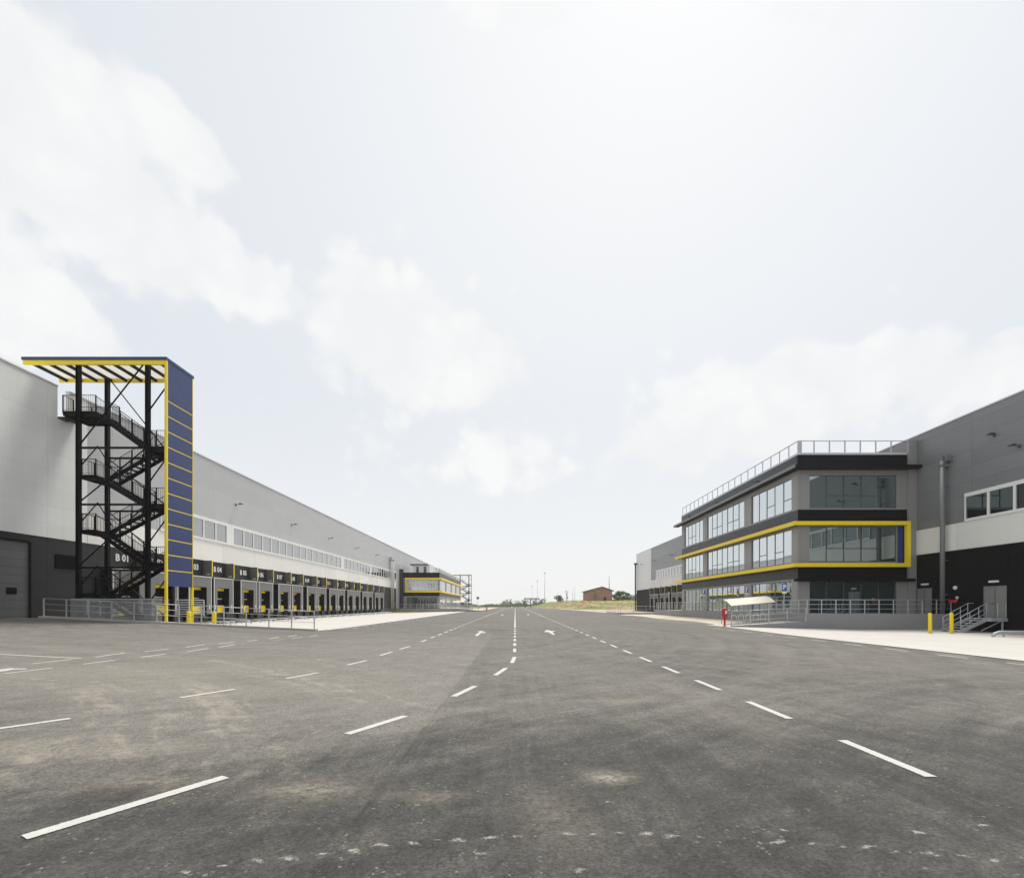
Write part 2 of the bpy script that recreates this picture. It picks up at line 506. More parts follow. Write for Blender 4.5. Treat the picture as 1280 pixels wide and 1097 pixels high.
def skylight_mat():
    m = bpy.data.materials.new('translucent_sheet'); m.use_nodes = True
    t = m.node_tree
    for n in list(t.nodes): t.nodes.remove(n)
    o = t.nodes.new('ShaderNodeOutputMaterial'); d = t.nodes.new('ShaderNodeBsdfDiffuse'); g = t.nodes.new('ShaderNodeBsdfTranslucent'); mx = t.nodes.new('ShaderNodeMixShader')
    c = scalec(t, (.80, .77, .70), (noise(t, posn(t), 1.2, 4) - .5) * .3 + 1.0)
    t.links.new(c.s, d.inputs[0]); t.links.new(c.s, g.inputs[0]); mx.inputs[0].default_value = .45
    t.links.new(d.outputs[0], mx.inputs[1]); t.links.new(g.outputs[0], mx.inputs[2]); t.links.new(mx.outputs[0], o.inputs[0])
    return m


M['skylight'] = skylight_mat()


# ------------------------------------------------------------------ mesh building
class MB:
    def __init__(self): self.v, self.f, self.m, self.s, self.uv = [], [], [], [], []
    def face(self, pts, m=0, smooth=False):
        i = len(self.v); self.v += [tuple(p) for p in pts]
        self.f.append(tuple(range(i, i + len(pts)))); self.m.append(m); self.s.append(smooth)
    def box(self, x0, x1, y0, y1, z0, z1, m=0):
        x0, x1 = min(x0, x1), max(x0, x1); y0, y1 = min(y0, y1), max(y0, y1); z0, z1 = min(z0, z1), max(z0, z1)
        i = len(self.v)
        self.v += [(x, y, z) for z in (z0, z1) for y in (y0, y1) for x in (x0, x1)]
        for q in ((0, 2, 3, 1), (4, 5, 7, 6), (0, 1, 5, 4), (2, 6, 7, 3), (0, 4, 6, 2), (1, 3, 7, 5)):
            self.f.append(tuple(i + k for k in q)); self.m.append(m); self.s.append(False)
        return self
    def tube(self, pts, r, n=8, m=0, cap=True):
        pts = [Vector(p) for p in pts]
        rr = r if isinstance(r, (list, tuple)) else [r] * len(pts)
        i0 = len(self.v); ring = []
        up = None
        for k, p in enumerate(pts):
            d = (pts[min(k + 1, len(pts) - 1)] - pts[max(k - 1, 0)]).normalized()
            if up is None:
                up = Vector((0, 0, 1)) if abs(d.z) < .9 else Vector((0, 1, 0))
            a = d.cross(up)
            if a.length < 1e-4: a = d.cross(Vector((1, 0, 0)))
            a.normalize(); c = a.cross(d).normalized(); up = c
            for j in range(n):
                th = 2 * math.pi * j / n + math.pi / n
                self.v.append(tuple(p + a * math.cos(th) * rr[k] + c * math.sin(th) * rr[k]))
        for k in range(len(pts) - 1):
            for j in range(n):
                q = (i0 + k * n + j, i0 + k * n + (j + 1) % n, i0 + (k + 1) * n + (j + 1) % n, i0 + (k + 1) * n + j)
                self.f.append(q); self.m.append(m); self.s.append(n > 5)
        if cap:
            self.f.append(tuple(i0 + j for j in reversed(range(n)))); self.m.append(m); self.s.append(False)
            e = i0 + (len(pts) - 1) * n
            self.f.append(tuple(e + j for j in range(n))); self.m.append(m); self.s.append(False)
        return self
    def bar(self, p, q, w, h, m=0):
        """rectangular bar from p to q, w wide (horizontal), h high"""
        p, q = Vector(p), Vector(q)
        d = (q - p).normalized()
        a = d.cross(Vector((0, 0, 1)))
        if a.length < 1e-3: a = Vector((1, 0, 0))
        a.normalize(); c = a.cross(d).normalized()
        i = len(self.v)
        for o in (p, q):
            for sx, sy in ((-1, -1), (1, -1), (1, 1), (-1, 1)):
                self.v.append(tuple(o + a * (sx * w / 2) + c * (sy * h / 2)))
        for k in range(4):
            self.f.append((i + k, i + (k + 1) % 4, i + 4 + (k + 1) % 4, i + 4 + k)); self.m.append(m); self.s.append(False)
        self.f.append((i + 3, i + 2, i + 1, i)); self.f.append((i + 4, i + 5, i + 6, i + 7)); self.m += [m, m]; self.s += [False, False]
        return self
    def prism(self, poly, axis, a0, a1, m=0):
        """extrude a 2d polygon along an axis: 'x' takes (y,z), 'y' takes (x,z), 'z' takes (x,y)"""
        def P(u, v, w): return {'x': (w, u, v), 'y': (u, w, v), 'z': (u, v, w)}[axis]
        n = len(poly); i = len(self.v)
        self.v += [P(u, v, a0) for u, v in poly] + [P(u, v, a1) for u, v in poly]
        for k in range(n):
            self.f.append((i + k, i + (k + 1) % n, i + n + (k + 1) % n, i + n + k)); self.m.append(m); self.s.append(False)
        self.f.append(tuple(i + k for k in reversed(range(n)))); self.f.append(tuple(i + n + k for k in range(n))); self.m += [m, m]; self.s += [False, False]
        return self
    def build(self, name, mats, parent=None, bevel=0.):
        o0 = ROOT.get(parent.name, Vector((0, 0, 0))) if parent else Vector((0, 0, 0))
        me = bpy.data.meshes.new(name)
        me.from_pydata([(a - o0.x, b - o0.y, c - o0.z) for a, b, c in self.v], [], self.f)
        if not isinstance(mats, (list, tuple)): mats = [mats]
        for k in mats: me.materials.append(M[k])
        for p, mi, s in zip(me.polygons, self.m, self.s): p.material_index = mi; p.use_smooth = s
        bm = bmesh.new(); bm.from_mesh(me)
        bmesh.ops.recalc_face_normals(bm, faces=bm.faces)
        if bevel:
            es = [e for e in bm.edges if len(e.link_faces) == 2 and e.calc_face_angle(0) > .6]
            bmesh.ops.bevel(bm, geom=es, offset=bevel, segments=1, affect='EDGES', clamp_overlap=True)
        bm.to_mesh(me); bm.free()
        if self.uv:
            ul = me.uv_layers.new(name='UVMap')
            for p in me.polygons:
                for li in p.loop_indices: ul.data[li].uv = self.uv[me.loops[li].vertex_index]
        o = bpy.data.objects.new(name, me); col.objects.link(o)
        if parent: o.parent = parent
        ROOT[o.name] = o0
        return o


ROOT = {}


def thing(name, label, cat, loc=(0, 0, 0), group=None):
    o = bpy.data.objects.new(name, None); col.objects.link(o)
    o.empty_display_size = .3
    o.location = loc; o['label'] = label; o['category'] = cat
    if group: o['group'] = group
    ROOT[o.name] = Vector(loc)
    return o


def tag(o, label, cat, group=None):
    o['label'] = label; o['category'] = cat
    if group: o['group'] = group
    return o


def structure(o): o['kind'] = 'structure'; return o
def stuff(o): o['kind'] = 'stuff'; return o


def copy_tree(o, parent=None):
    c = o.copy(); col.objects.link(c)
    if parent: c.parent = parent
    for ch in list(o.children): copy_tree(ch, c)
    return c


def dup(o, loc, label, rz=0., group=None):
    c = copy_tree(o); c.location = loc; c.rotation_euler = (0, 0, rz); c['label'] = label
    if group: c['group'] = group
    return c


TEXTS = {}


def text(body, size, mat, parent, name, center, right, up, thick=.004, bold=.012):
    """lettering as a thin raised mesh"""
    if (body, size) not in TEXTS:
        cu = bpy.data.curves.new('lettering', 'FONT'); cu.body = body; cu.size = size; cu.align_x = 'CENTER'; cu.align_y = 'CENTER'
        cu.offset = (bold + .022) * size; cu.extrude = thick; cu.resolution_u = 2
        ob = bpy.data.objects.new('lettering', cu); col.objects.link(ob)
        dg = bpy.context.evaluated_depsgraph_get(); dg.update()
        me = bpy.data.meshes.new_from_object(ob.evaluated_get(dg))
        bpy.data.objects.remove(ob); bpy.data.curves.remove(cu)
        TEXTS[(body, size)] = me
    src = TEXTS[(body, size)]
    me = src.copy()
    r, u = Vector(right), Vector(up); n = r.cross(u)
    o0 = ROOT.get(parent.name, Vector((0, 0, 0)))
    c = Vector(center) - o0
    mt = Matrix(((r.x, u.x, n.x, c.x), (r.y, u.y, n.y, c.y), (r.z, u.z, n.z, c.z), (0, 0, 0, 1)))
    me.transform(mt)
    me.materials.clear(); me.materials.append(M[mat])
    o = bpy.data.objects.new(name, me); col.objects.link(o); o.parent = parent
    ROOT[o.name] = o0
    return o


def sstep(a, b, x):
    k = min(1, max(0, (x - a) / (b - a))); return k * k * (3 - 2 * k)


# ------------------------------------------------------------------ the lie of the land
FLOOR = .9


def gz(x, y):
    r = .0024 * max(0, min(y, 260) - 15)
    if y < 30.2:
        if x < -11.5: r += .86 * min(1, (-x - 11.5) / 17.8) * sstep(8, 27, y)
    elif x < -12.5:
        r -= .24 * min(1, (-x - 12.5) / 14)
    if x > 15.3:
        k = .27 * min(1, (x - 15.3) / 11) * sstep(46, 36, y)
        r -= k
        r += .08 * sstep(40, 52, y) * min(1, (x - 15.3) / 3)
    return r


def ground_at(px, py):
    """the ground point a ray through a photograph pixel meets"""
    a, b = (px - VX) / F, (VY - py) / F
    y = 1.0
    while y < 400:
        if EYE + b * y < gz(a * y, y): break
        y += .02 if y < 40 else .2
    return a * y, y


def sheet(name, ys, xl, xr, nx, mat, off, hf=gz, knots=()):
    mb = MB()
    rows = []
    for y in ys:
        a, b = (xl(y) if callable(xl) else xl), (xr(y) if callable(xr) else xr)
        xs = sorted(set([a + (b - a) * i / nx for i in range(nx + 1)]))
        rows.append([(x, y, hf(x, y) + off) for x in xs])
    me = bpy.data.meshes.new(name)
    v = [p for r in rows for p in r]; n = nx + 1
    f = [(i * n + j, i * n + j + 1, (i + 1) * n + j + 1, (i + 1) * n + j) for i in range(len(rows) - 1) for j in range(nx)]
    me.from_pydata(v, [], f); me.materials.append(M[mat])
    for p in me.polygons: p.use_smooth = True
    o = bpy.data.objects.new(name, me); col.objects.link(o)
    return o


def rng(a, b, s):
    n = max(1, round((b - a) / s)); return [a + (b - a) * i / n for i in range(n + 1)]


def terrain(x, y):
    h = .0024 * max(0, min(y, 260) - 15) - .14
    if -82 < x < 60 and y < 112: h -= .75 * sstep(118, 108, y)
    h += 3.5 * sstep(0, 10, x - (19 - max(0, y - 165) * .08)) * sstep(160, 200, y) * sstep(420, 260, y) * sstep(150, 60, x)
    h += .25 * math.sin(x * .21 + y * .05) * math.sin(y * .13) * sstep(165, 185, y) * (1 if x > 12 else .2)
    return h


ys = rng(-120, 100, 20) + rng(104, 300, 4) + [320, 360, 420, 520, 700, 860]
xs_ = [-1200, -700, -300, -160, -90] + rng(-70, 110, 3) + [130, 170, 240, 400, 800, 1200]
mb = MB(); n = len(xs_)
me = bpy.data.meshes.new('ground')
me.from_pydata([(x, y, terrain(x, y)) for y in ys for x in xs_], [], [(i * n + j, i * n + j + 1, (i + 1) * n + j + 1, (i + 1) * n + j) for i in range(len(ys) - 1) for j in range(n - 1)])
me.materials.append(M['field'])
for p in me.polygons: p.use_smooth = True
ground = bpy.data.objects.new('ground', me); col.objects.link(ground); structure(ground)

road = sheet('road', rng(-60, 30.19, 1.0), -31, 36, 67, 'asphalt', 0)
structure(road)
road_far = sheet('road', rng(30.19, 262, 3.0), lambda y: -12.6 if y < 121 else -9.0, lambda y: 36. if y < 81 else 17.6 - max(0, y - 81) * .012, 40, 'asphalt', -.001)
structure(road_far)
cross = sheet('road', rng(262, 276, 7), -140, 140, 20, 'asphalt', 0)
structure(cross)


# ------------------------------------------------------------------ road markings (part of the road)
def strip(mb, p, q, w, off=.007):
    (x0, y0), (x1, y1) = p, q
    L = math.hypot(x1 - x0, y1 - y0); nx, ny = -(y1 - y0) / L * w / 2, (x1 - x0) / L * w / 2
    n = max(1, int(L / .5))
    for k in range(n):
        a, b = k / n, (k + 1) / n
        pts = [(x0 + (x1 - x0) * t + s * nx, y0 + (y1 - y0) * t + s * ny) for t, s in ((a, 1), (a, -1), (b, -1), (b, 1))]
        mb.face([(x, y, gz(x, y) + off) for x, y in pts])
        mb.uv += [(a, 0), (a, 1), (b, 1), (b, 0)]


def dashes(mb, x, y0, y1, ln, per, w=.14):
    y = y0
    while y < y1:
        strip(mb, (x, y), (x, min(y + ln, y1)), w); y += per


def pdash(mb, a, b, w=.14):
    strip(mb, ground_at(*a), ground_at(*b), w)


mb = MB(); dashes(mb, 4.01, 4.66, 64, 1.27, 2.40, .135); strip(mb, (4.02, 64), (4.02, 240), .14); mb.build('lane_line', 'paint', road)
mb = MB(); dashes(mb, -.02, 17.2, 36, 1.35, 2.62, .135); strip(mb, (-.02, 36), (-.02, 235), .14)
for a, b in (((640.0, 828.5), (643.2, 821)), ((619, 844), (632.5, 834.8)), ((567, 870.5), (594, 857.4)), ((434, 917.5), (507, 894.8)), ((30, 1047.5), (282, 971.5))):
    pdash(mb, a, b)
mb.build('centre_line', 'paint', road)
mb = MB(); dashes(mb, -4.27, 22.0, 64, 1.27, 2.40); strip(mb, (-4.27, 64), (-4.27, 240), .14)
for a, b in (((-60, 919), (88, 898)), ((225, 872), (293, 861.5)), ((357.5, 848), (398, 840.7)), ((434, 831), (458.5, 825.3)), ((475, 819.2), (490, 814.6)), ((500, 811.2), (512, 807.6))):
    pdash(mb, a, b)
mb.build('lane_line', 'paint', road)
mb = MB()
for a, b in (((118.7, 821.2), (155.5, 816)), ((180.5, 814.5), (210.5, 811)), ((232.5, 808.7), (255.5, 805.5)), ((273.7, 804.5), (292.5, 802.3)), ((309, 801.3), (322, 799.6)), ((336, 798.3), (349, 796.2)), ((360, 795.5), (371, 793.8)),
             ((0, 817.5), (102, 822.7)), ((-120, 812), (0, 817.5))):
    pdash(mb, a, b, .12)
mb.build('bay_line', 'paint', road)
mb = MB()
for a, b in (((103.7, 830), (144.5, 824.7)), ((177, 821.2), (207, 817.2)), ((234.5, 814.2), (260, 810.2)), ((273.7, 808.7), (293, 805.6)), ((310, 804.3), (326, 802)), ((338, 801), (354, 798.8)), ((365, 798), (378, 796)), ((387, 795.5), (397, 793.7)),
             ((41, 829.5), (90, 824)), ((5, 842), (65, 834.7))):
    pdash(mb, a, b, .12)
mb.build('bay_line', 'paint', road)
mb = MB(); dashes(mb, 14.22, 6.0, 36, 1.1, 2.3, .12); mb.build('edge_line', 'paint', road)
mb = MB(); dashes(mb, -11.55, 34.5, 96, 1.1, 2.4, .12); mb.build('edge_line', 'paint', road)


def arrow(pts):
    mb = MB()
    mb.face([(x, y, gz(x, y) + .007) for x, y in (ground_at(*p) for p in pts)])
    mb.uv = [(.5, .5)] * len(pts)
    return mb.build('direction_arrow', 'paint', road)


def c7(a, b): return 560 + a / 7.11, 755 + b / 7.11
arrow([c7(*p) for p in ((242, 274), (250, 283), (268, 281), (284, 262), (302, 254), (342, 256), (322, 246), (300, 236), (262, 239), (282, 246), (262, 258))])
arrow([c7(*p) for p in ((856, 247), (866, 232), (895, 228), (908, 236), (955, 238), (928, 249), (952, 268), (938, 273), (905, 255), (890, 247))])
arrow([c7(*p) for p in ((472, 96), (486, 90), (492, 96), (482, 100))])
arrow([c7(*p) for p in ((704, 92), (714, 86), (722, 94), (712, 98))])
arrow([(-40, 841.5), (2, 836.6), (15, 834.8), (17, 835.6), (33, 835.4), (33, 836.3), (17, 836.8), (8, 838.4), (-36, 843.5)])

# chalky scuffs in rows where heavy tyres turned
mb = MB()
rs = random.Random(3)
sc = [(230, 1092), (277, 1085), (320, 1077), (360, 1075), (405, 1069), (440, 1065), (475, 1058), (515, 1057), (547, 1052), (570, 1053), (612, 1049), (647, 1047), (681, 1044), (711, 1045), (743, 1045), (775, 1042), (810, 1044), (840, 1047), (875, 1047), (977, 1055),
      (1017, 1057), (1055, 1061), (1087, 1061), (1122, 1065), (1162, 1069), (1205, 1071), (1247, 1077), (728, 1090), (690, 1010), (678, 970), (700, 962), (760, 1003), (905, 958), (1232, 1033), (1150, 1042), (600, 1070), (980, 1040), (560, 990), (520, 1007), (640, 938)]
uvs = []
for (px, py) in sc:
    cx, cy = ground_at(px, py)
    ang = rs.uniform(-.5, .5); w = rs.uniform(.05, .16) * (1 if py > 1030 else .7); h = w * rs.uniform(.4, .9)
    ca, sa = math.cos(ang), math.sin(ang)
    mb.face([(cx + u * w * ca - v * h * sa, cy + u * w * sa + v * h * ca, gz(cx, cy) + .004) for u, v in ((-1, -1), (1, -1), (1, 1), (-1, 1))])
    uvs += [(0, 0), (1, 0), (1, 1), (0, 1)]
so = stuff(mb.build('dust_scuffs', 'scuff', road))
ul = so.data.uv_layers.new(name='UVMap')
for p in so.data.polygons:
    for li in p.loop_indices: ul.data[li].uv = uvs[so.data.loops[li].vertex_index]
# ------------------------------------------------------------------ concrete aprons, kerbs, verges
structure(sheet('concrete_apron', rng(30.42, 121, 2.5), -30.1, lambda y: -12.2 if y > 33 else -12.45, 20, 'apron', .015))
structure(sheet('concrete_apron', rng(-30, 41, 1.5), lambda y: 15.15 + .9 * sstep(26, 37, y), 34.05, 24, 'apron', .016))
structure(sheet('sandy_path', rng(41.02, 80, 3), lambda y: 17.2 + .8 * math.sin(y * .3) * .4, 22.7, 8, 'sand', .014))
mb = MB()   # pale kerb and pavement on the right far side
for a, b in zip(rng(83, 262, 6)[:-1], rng(83, 262, 6)[1:]):
    xa, xb = 17.6 - (a - 83) * .012, 17.6 - (b - 83) * .012
    for s0, s1 in ((0, 1.9),):
        mb.face([(xa + s0, a, gz(10, a) + .14), (xa + s1, a, gz(10, a) + .15), (xb + s1, b, gz(10, b) + .15), (xb + s0, b, gz(10, b) + .14)])
        mb.face([(xa, a, gz(10, a) - .2), (xa, a, gz(10, a) + .14), (xb, b, gz(10, b) + .14), (xb, b, gz(10, b) - .2)])
structure(mb.build('pavement', 'kerb'))
mb = MB()   # pavement on the left far side
for a, b in zip(rng(128, 262, 6)[:-1], rng(128, 262, 6)[1:]):
    mb.face([(-9.2, a, gz(-5, a) + .14), (-15.5, a, gz(-5, a) + .15), (-15.5, b, gz(-5, b) + .15), (-9.2, b, gz(-5, b) + .14)])
    mb.face([(-9.2, a, gz(-5, a) - .2), (-9.2, a, gz(-5, a) + .14), (-9.2, b, gz(-5, b) + .14), (-9.2, b, gz(-5, b) - .2)])
structure(mb.build('pavement', 'sand'))
mb = MB()   # yard beside the far end of the right warehouse
mb.face([(18.9, 82, .24), (34, 82, .12), (34, 137, .3), (18.4, 137, .38)])
mb.face([(18.4, 137, .38), (34, 137, .3), (80, 137, .32), (80, 165, .42), (18.1, 165, .44)])
structure(mb.build('yard', 'pink'))
mb = MB()   # edging under the railing at the left, following the ramp
ys0, ys1 = 30.0, 30.42
xs0 = rng(-29.6, -12.4, 1.2)
for a, b in zip(xs0[:-1], xs0[1:]):
    za, zb = gz(a, 30.1) + .12, gz(b, 30.1) + .12
    mb.face([(a, ys0, za), (b, ys0, zb), (b, ys1, zb), (a, ys1, za)])
    mb.face([(a, ys0, za - .6), (b, ys0, zb - .6), (b, ys0, zb), (a, ys0, za)])
    mb.face([(a, ys1, -.6), (a, ys1, za), (b, ys1, zb), (b, ys1, -.6)])
mb.face([(-29.6, ys0, -.2), (-29.6, ys0, gz(-29.6, 30.1) + .12), (-29.6, ys1, gz(-29.6, 30.1) + .12), (-29.6, ys1, -.2)])
mb.face([(-12.4, ys0, -.3), (-12.4, ys1, -.3), (-12.4, ys1, gz(-12.4, 30.1) + .12), (-12.4, ys0, gz(-12.4, 30.1) + .12)])
structure(mb.build('kerb', 'kerb'))


# ------------------------------------------------------------------ generic pieces
def wall_floodlight(loc, side, label, group, arm=.42):
    """flat lamp head on a bracket; side +1 sticks out to +x, -1 to -x"""
    t = thing('wall_floodlight', label, 'floodlight', loc, group)
    x, y, z = loc
    b = MB(); b.box(x, x + side * .05, y - .09, y + .09, z - .12, z + .12); b.build('wall_plate', 'lamp', t)
    b = MB(); b.bar((x + side * .04, y, z), (x + side * arm, y, z + .06), .05, .05); b.build('arm', 'lamp', t)
    b = MB(); b.box(x + side * (arm - .04), x + side * (arm + .3), y - .17, y + .17, z + .05, z + .13)
    b.box(x + side * (arm + .02), x + side * (arm + .2), y - .12, y + .12, z + .13, z + .17); b.build('lamp_head', 'lamp', t, .01)
    return t


def bar_lamp(x, y, z, side, label):
    t = thing('door_lamp', label, 'lamp', (x, y, z))
    b = MB(); b.box(x, x + side * .16, y - .03, y + .03, z - .12, z - .04); b.build('bracket', 'lamp', t)
    b = MB(); b.box(x + side * .02, x + side * .16, y - .33, y + .33, z - .05, z + .09); b.build('lamp_body', 'frame', t, .015)
    return t


def railing(pts, label, cat='railing', h=1.1, step=1.5, mids=(.38, .74), r=.026, group=None, kick=0., pr=None):
    """post and rail guard along a 3d polyline (foot of the posts)"""
    t = thing('railing', label, cat, pts[0], group)
    rails = MB()
    posts = []
    for p, q in zip(pts[:-1], pts[1:]):
        p, q = Vector(p), Vector(q)
        for hh in (h,) + tuple(mids):
            rails.tube([p + Vector((0, 0, hh)), q + Vector((0, 0, hh))], r if hh == h else r * .72, 8)
        if kick: rails.bar(p + Vector((0, 0, kick / 2)), q + Vector((0, 0, kick / 2)), .01, kick)
        n = max(1, round((q - p).length / step))
        for k in range(n + 1):
            a = p + (q - p) * (k / n)
            if not posts or (a - posts[-1]).length > .3: posts.append(a)
    rails.build('rails', 'galv', t)
    for a in posts:
        b = MB(); w = pr or .028
        b.box(a.x - w, a.x + w, a.y - w, a.y + w, a.z, a.z + h - .004)
        b.box(a.x - .07, a.x + .07, a.y - .07, a.y + .07, a.z, a.z + .012)
        b.build('post', 'galv', t)
    return t


def bollard(x, y, h, r, label, group):
    z = gz(x, y)
    t = thing('bollard', label, 'bollard', (x, y, z), group)
    b = MB(); b.tube([(x, y, z - .1), (x, y, z + h - .05), (x, y, z + h - .015), (x, y, z + h)], [r, r, r * .9, r * .55], 20); b.build('post', 'yellow', t)
    b = MB(); b.tube([(x, y, z + .003), (x, y, z + .035)], r + .06, 20); b.build('base_plate', 'galv', t)
    return t


def window_row(parent, x, face, y0, y1, n, z0, z1, glassm='glassl', depth=.10, jamb=.16, name='window'):
    """a strip of framed windows on a wall x = const that faces +x (face=1) or -x (face=-1)"""
    w = (y1 - y0) / n
    for k in range(n):
        a, b = y0 + k * w, y0 + (k + 1) * w
        f = MB()
        e = x + face * depth
        f.box(x, e, a, a + jamb / 2, z0, z1); f.box(x, e, b - jamb / 2, b, z0, z1)
        f.box(x, e, a + jamb / 2, b - jamb / 2, z0, z0 + .2); f.box(x, e, a + jamb / 2, b - jamb / 2, z1 - .28, z1)
        fo = f.build(name, 'frame', parent)
        g = MB(); g.box(x, x + face * .03, a + jamb / 2, b - jamb / 2, z0 + .2, z1 - .28)
        g.build('pane', glassm, fo)


DOCK_PITCH = 8.2


def dock_edge(n, first): return first + DOCK_PITCH * ((n - 1) // 2) + 3.6 * ((n - 1) % 2)


def dock(parent, xw, face, ze, code, small=True):
    """one loading dock: shelter, door, fin and number.  xw wall plane, ze far edge (y)"""
    xf = xw + face * .8
    a, b = ze - 3.3, ze - .06
    fr = MB()    # shelter: header and two jambs, black flanks
    fr.box(xw, xf, a, a + .58, FLOOR - .02, 3.42, 0); fr.box(xw, xf, b - .68, b, FLOOR - .02, 3.42, 0)
    fr.box(xw, xf, a, b, 3.42, 4.34, 0)
    so = fr.build('dock_shelter', 'curtain', parent)
    e = MB()     # aluminium edge trims
    e.box(xw + face * .1, xf + face * .02, a - .012, b + .012, 4.343, 4.43)
    e.box(xf, xf + face * .018, a, a + .10, FLOOR, 4.34); e.box(xf, xf + face * .018, b - .10, b, FLOOR, 4.34)
    e.build('edge_trim', 'alu', so)
    for (x1, q0, q1, zt) in ((.06, a - .018, a - .003, 4.32), (.06, b + .003, b + .018, 4.32), (.05, b - .70, b - .683, 3.415), (.05, a + .583, a + .60, 3.415)):
        s = MB(); s.box(xw, xf - face * x1, q0, q1, FLOOR, zt); s.build('rubber_flank', 'void', so)
    d = MB(); d.box(xw + face * .003, xw + face * .05, a + .60, b - .70, FLOOR, 3.415); dd = d.build('dock_door', 'void', so)
    for q0, q1 in ((FLOOR + .05, 1.70), (3.16, 3.40)):
        d = MB(); d.box(xw + face * .052, xw + face * .26, a + .62, b - .74, q0, q1); d.build('yellow_panel', 'yellow', so)
    d = MB(); d.box(xw + face * .052, xw + face * .08, a + .62, b - .72, 2.32, 2.42); d.build('door_rail', 'alu', so)
    fin = MB(); fin.box(xw, xf + face * .02, ze - .05, ze + .05, 4.45, 6.02)
    fo = fin.build('fin', 'fin', parent)
    y = MB(); y.box(xf + face * .022, xf + face * .05, ze - .051, ze + .051, 4.45, 6.02); y.build('edge_strip', 'yellow', fo)
    for q in (a + .45, b - .55):
        bp = MB(); bp.box(xw + face * .1, xw + face * .34, q - .13, q + .13, .28, .86); bp.build('bumper', 'void', so)
    for q in (a + .24, b - .29):
        wl = MB(); wl.box(xf + face * .002, xf + face * .015, q - .05, q + .05, 1.35, 1.75); wl.build('reflector', 'signwhite', so)
    if code:
        lo = text(code, .72, 'letter', parent, 'dock_number', (xw + face * .012, ze - 1.42, 5.28), (0, face, 0), (0, 0, 1))
        lo['label'] = 'white dock number ' + code
        text(code, .20, 'letter', fo, 'small_number', (xw + face * .46, ze - .056, 4.68), (1, 0, 0), (0, 0, 1))


def guide(x, y, face, label, group):
    """tubular wheel guide bent down to the ground at both ends"""
    z = gz(x, y) + .02
    t = thing('wheel_guide', label, 'wheel guide', (x, y, z), group)
    L = 2.3 * face
    b = MB(); b.tube([(x, y, z - .05), (x + .04 * face, y, z + .16), (x + .16 * face, y, z + .27), (x + L - .5 * face, y, z + .27), (x + L - .2 * face, y + .1, z + .22), (x + L, y + .2, z - .03)], .055, 8)
    b.build('guide_tube', 'galv', t)
    b = MB(); b.box(x + L * .6 - .03, x + L * .6 + .03, y - .03, y + .03, z - .03, z + .25); b.build('support', 'galv', t)
    return t


# ------------------------------------------------------------------ left warehouse
LX = -30.0
wl = thing('warehouse', 'long grey warehouse with a row of numbered loading docks behind the blue stair tower', 'warehouse', (LX, 30, 0))
ROOF = 16.0
b = MB()
b.box(LX - .25, LX, -14, 31.7, 6.05, ROOF); b.box(LX - .25, LX, 32.55, 33.9, 6.05, ROOF); b.box(LX - .25, LX, 31.7, 32.55, 6.05, 13.9)
b.build('light_wall', 'light', wl)
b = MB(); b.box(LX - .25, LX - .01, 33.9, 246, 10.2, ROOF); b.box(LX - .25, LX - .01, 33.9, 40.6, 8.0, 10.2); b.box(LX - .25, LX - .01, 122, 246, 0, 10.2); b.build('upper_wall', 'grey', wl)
b = MB(); b.box(LX - .25, LX + .02, 33.9, 122, 6.05, 8.0); b.box(LX - .25, LX - .02, 40.6, 122, 8.0, 10.2); b.build('white_band', 'white', wl)
b = MB(); b.box(LX - .25, LX - .03, -14, 28.1, -.5, 6.05); b.box(LX - .25, LX - .03, 29.95, 122, -.5, 6.05); b.box(LX - .25, LX - .03, 28.1, 29.95, 5.6, 6.05); b.build('lower_wall', 'dark', wl)
b = MB(); b.box(LX - .31, LX + .06, -14, 31.69, ROOF, ROOF + .09); b.box(LX - .31, LX + .06, 32.56, 246, ROOF, ROOF + .09); b.build('parapet_coping', 'alu', wl)
b = MB(); b.box(-95, LX - .26, -14, 246, 13.2, 13.6); b.box(-95, -94.7, -14, 246, 0, 15); b.box(-95, LX - .26, -14.3, -14.05, 0, 15); b.box(-95, LX - .26, 246.05, 246.3, 0, 15); b.build('roof', 'alu', wl)
b = MB(); b.box(LX - .15, LX - .06, 26.2, 29.85, .7, 5.55); do = b.build('sectional_door', 'secdoor', wl)
b = MB(); b.box(LX - .06, LX - .045, 28.55, 29.15, 2.35, 2.75); b.build('door_window', 'void', do)
b = MB(); b.box(LX - .25, LX + .04, 29.85, 29.95, .7, 5.6); b.box(LX - .25, LX + .04, 24.0, 29.85, 5.55, 5.66); b.build('door_frame', 'steel', do)
b = MB()
b.box(LX - .03, LX + .02, 31.55, 33.0, 4.1, 5.05)
for k in range(9): b.box(LX + .02, LX + .05, 31.6, 32.95, 4.15 + k * .1, 4.19 + k * .1)
b.build('louvre', 'void', wl)
for q0, q1, qn in ((40.8, 50.2, 5), (51.3, 83.2, 16), (84.2, 99.7, 8), (100.5, 121.7, 11)): window_row(wl, LX, 1, q0, q1, qn, 8.0, 10.2)
for q0, q1 in ((50.2, 51.3), (83.2, 84.2), (99.7, 100.5)):
    b = MB(); b.box(LX - .02, LX + .1, q0, q1, 8.0, 10.2); b.build('blank_panel', 'frame', wl)
b = MB(); b.box(LX - .02, LX + .03, 34.6, 122, -.5, FLOOR - .03); b.build('plinth', 'concrete_dark', wl)
for nn in range(1, 19):
    ze = dock_edge(nn, 38.35)
    dock(wl, LX, 1, ze, 'B %02d' % nn)
    for s, q in (('near', ze - 3.0), ('far', ze - .35)):
        guide(LX + .45, q, 1, '%s steel wheel guide on the concrete in front of loading dock B %02d' % (s, nn), 'wheel guides at the left docks')
b = MB()     # twin rainwater pipes
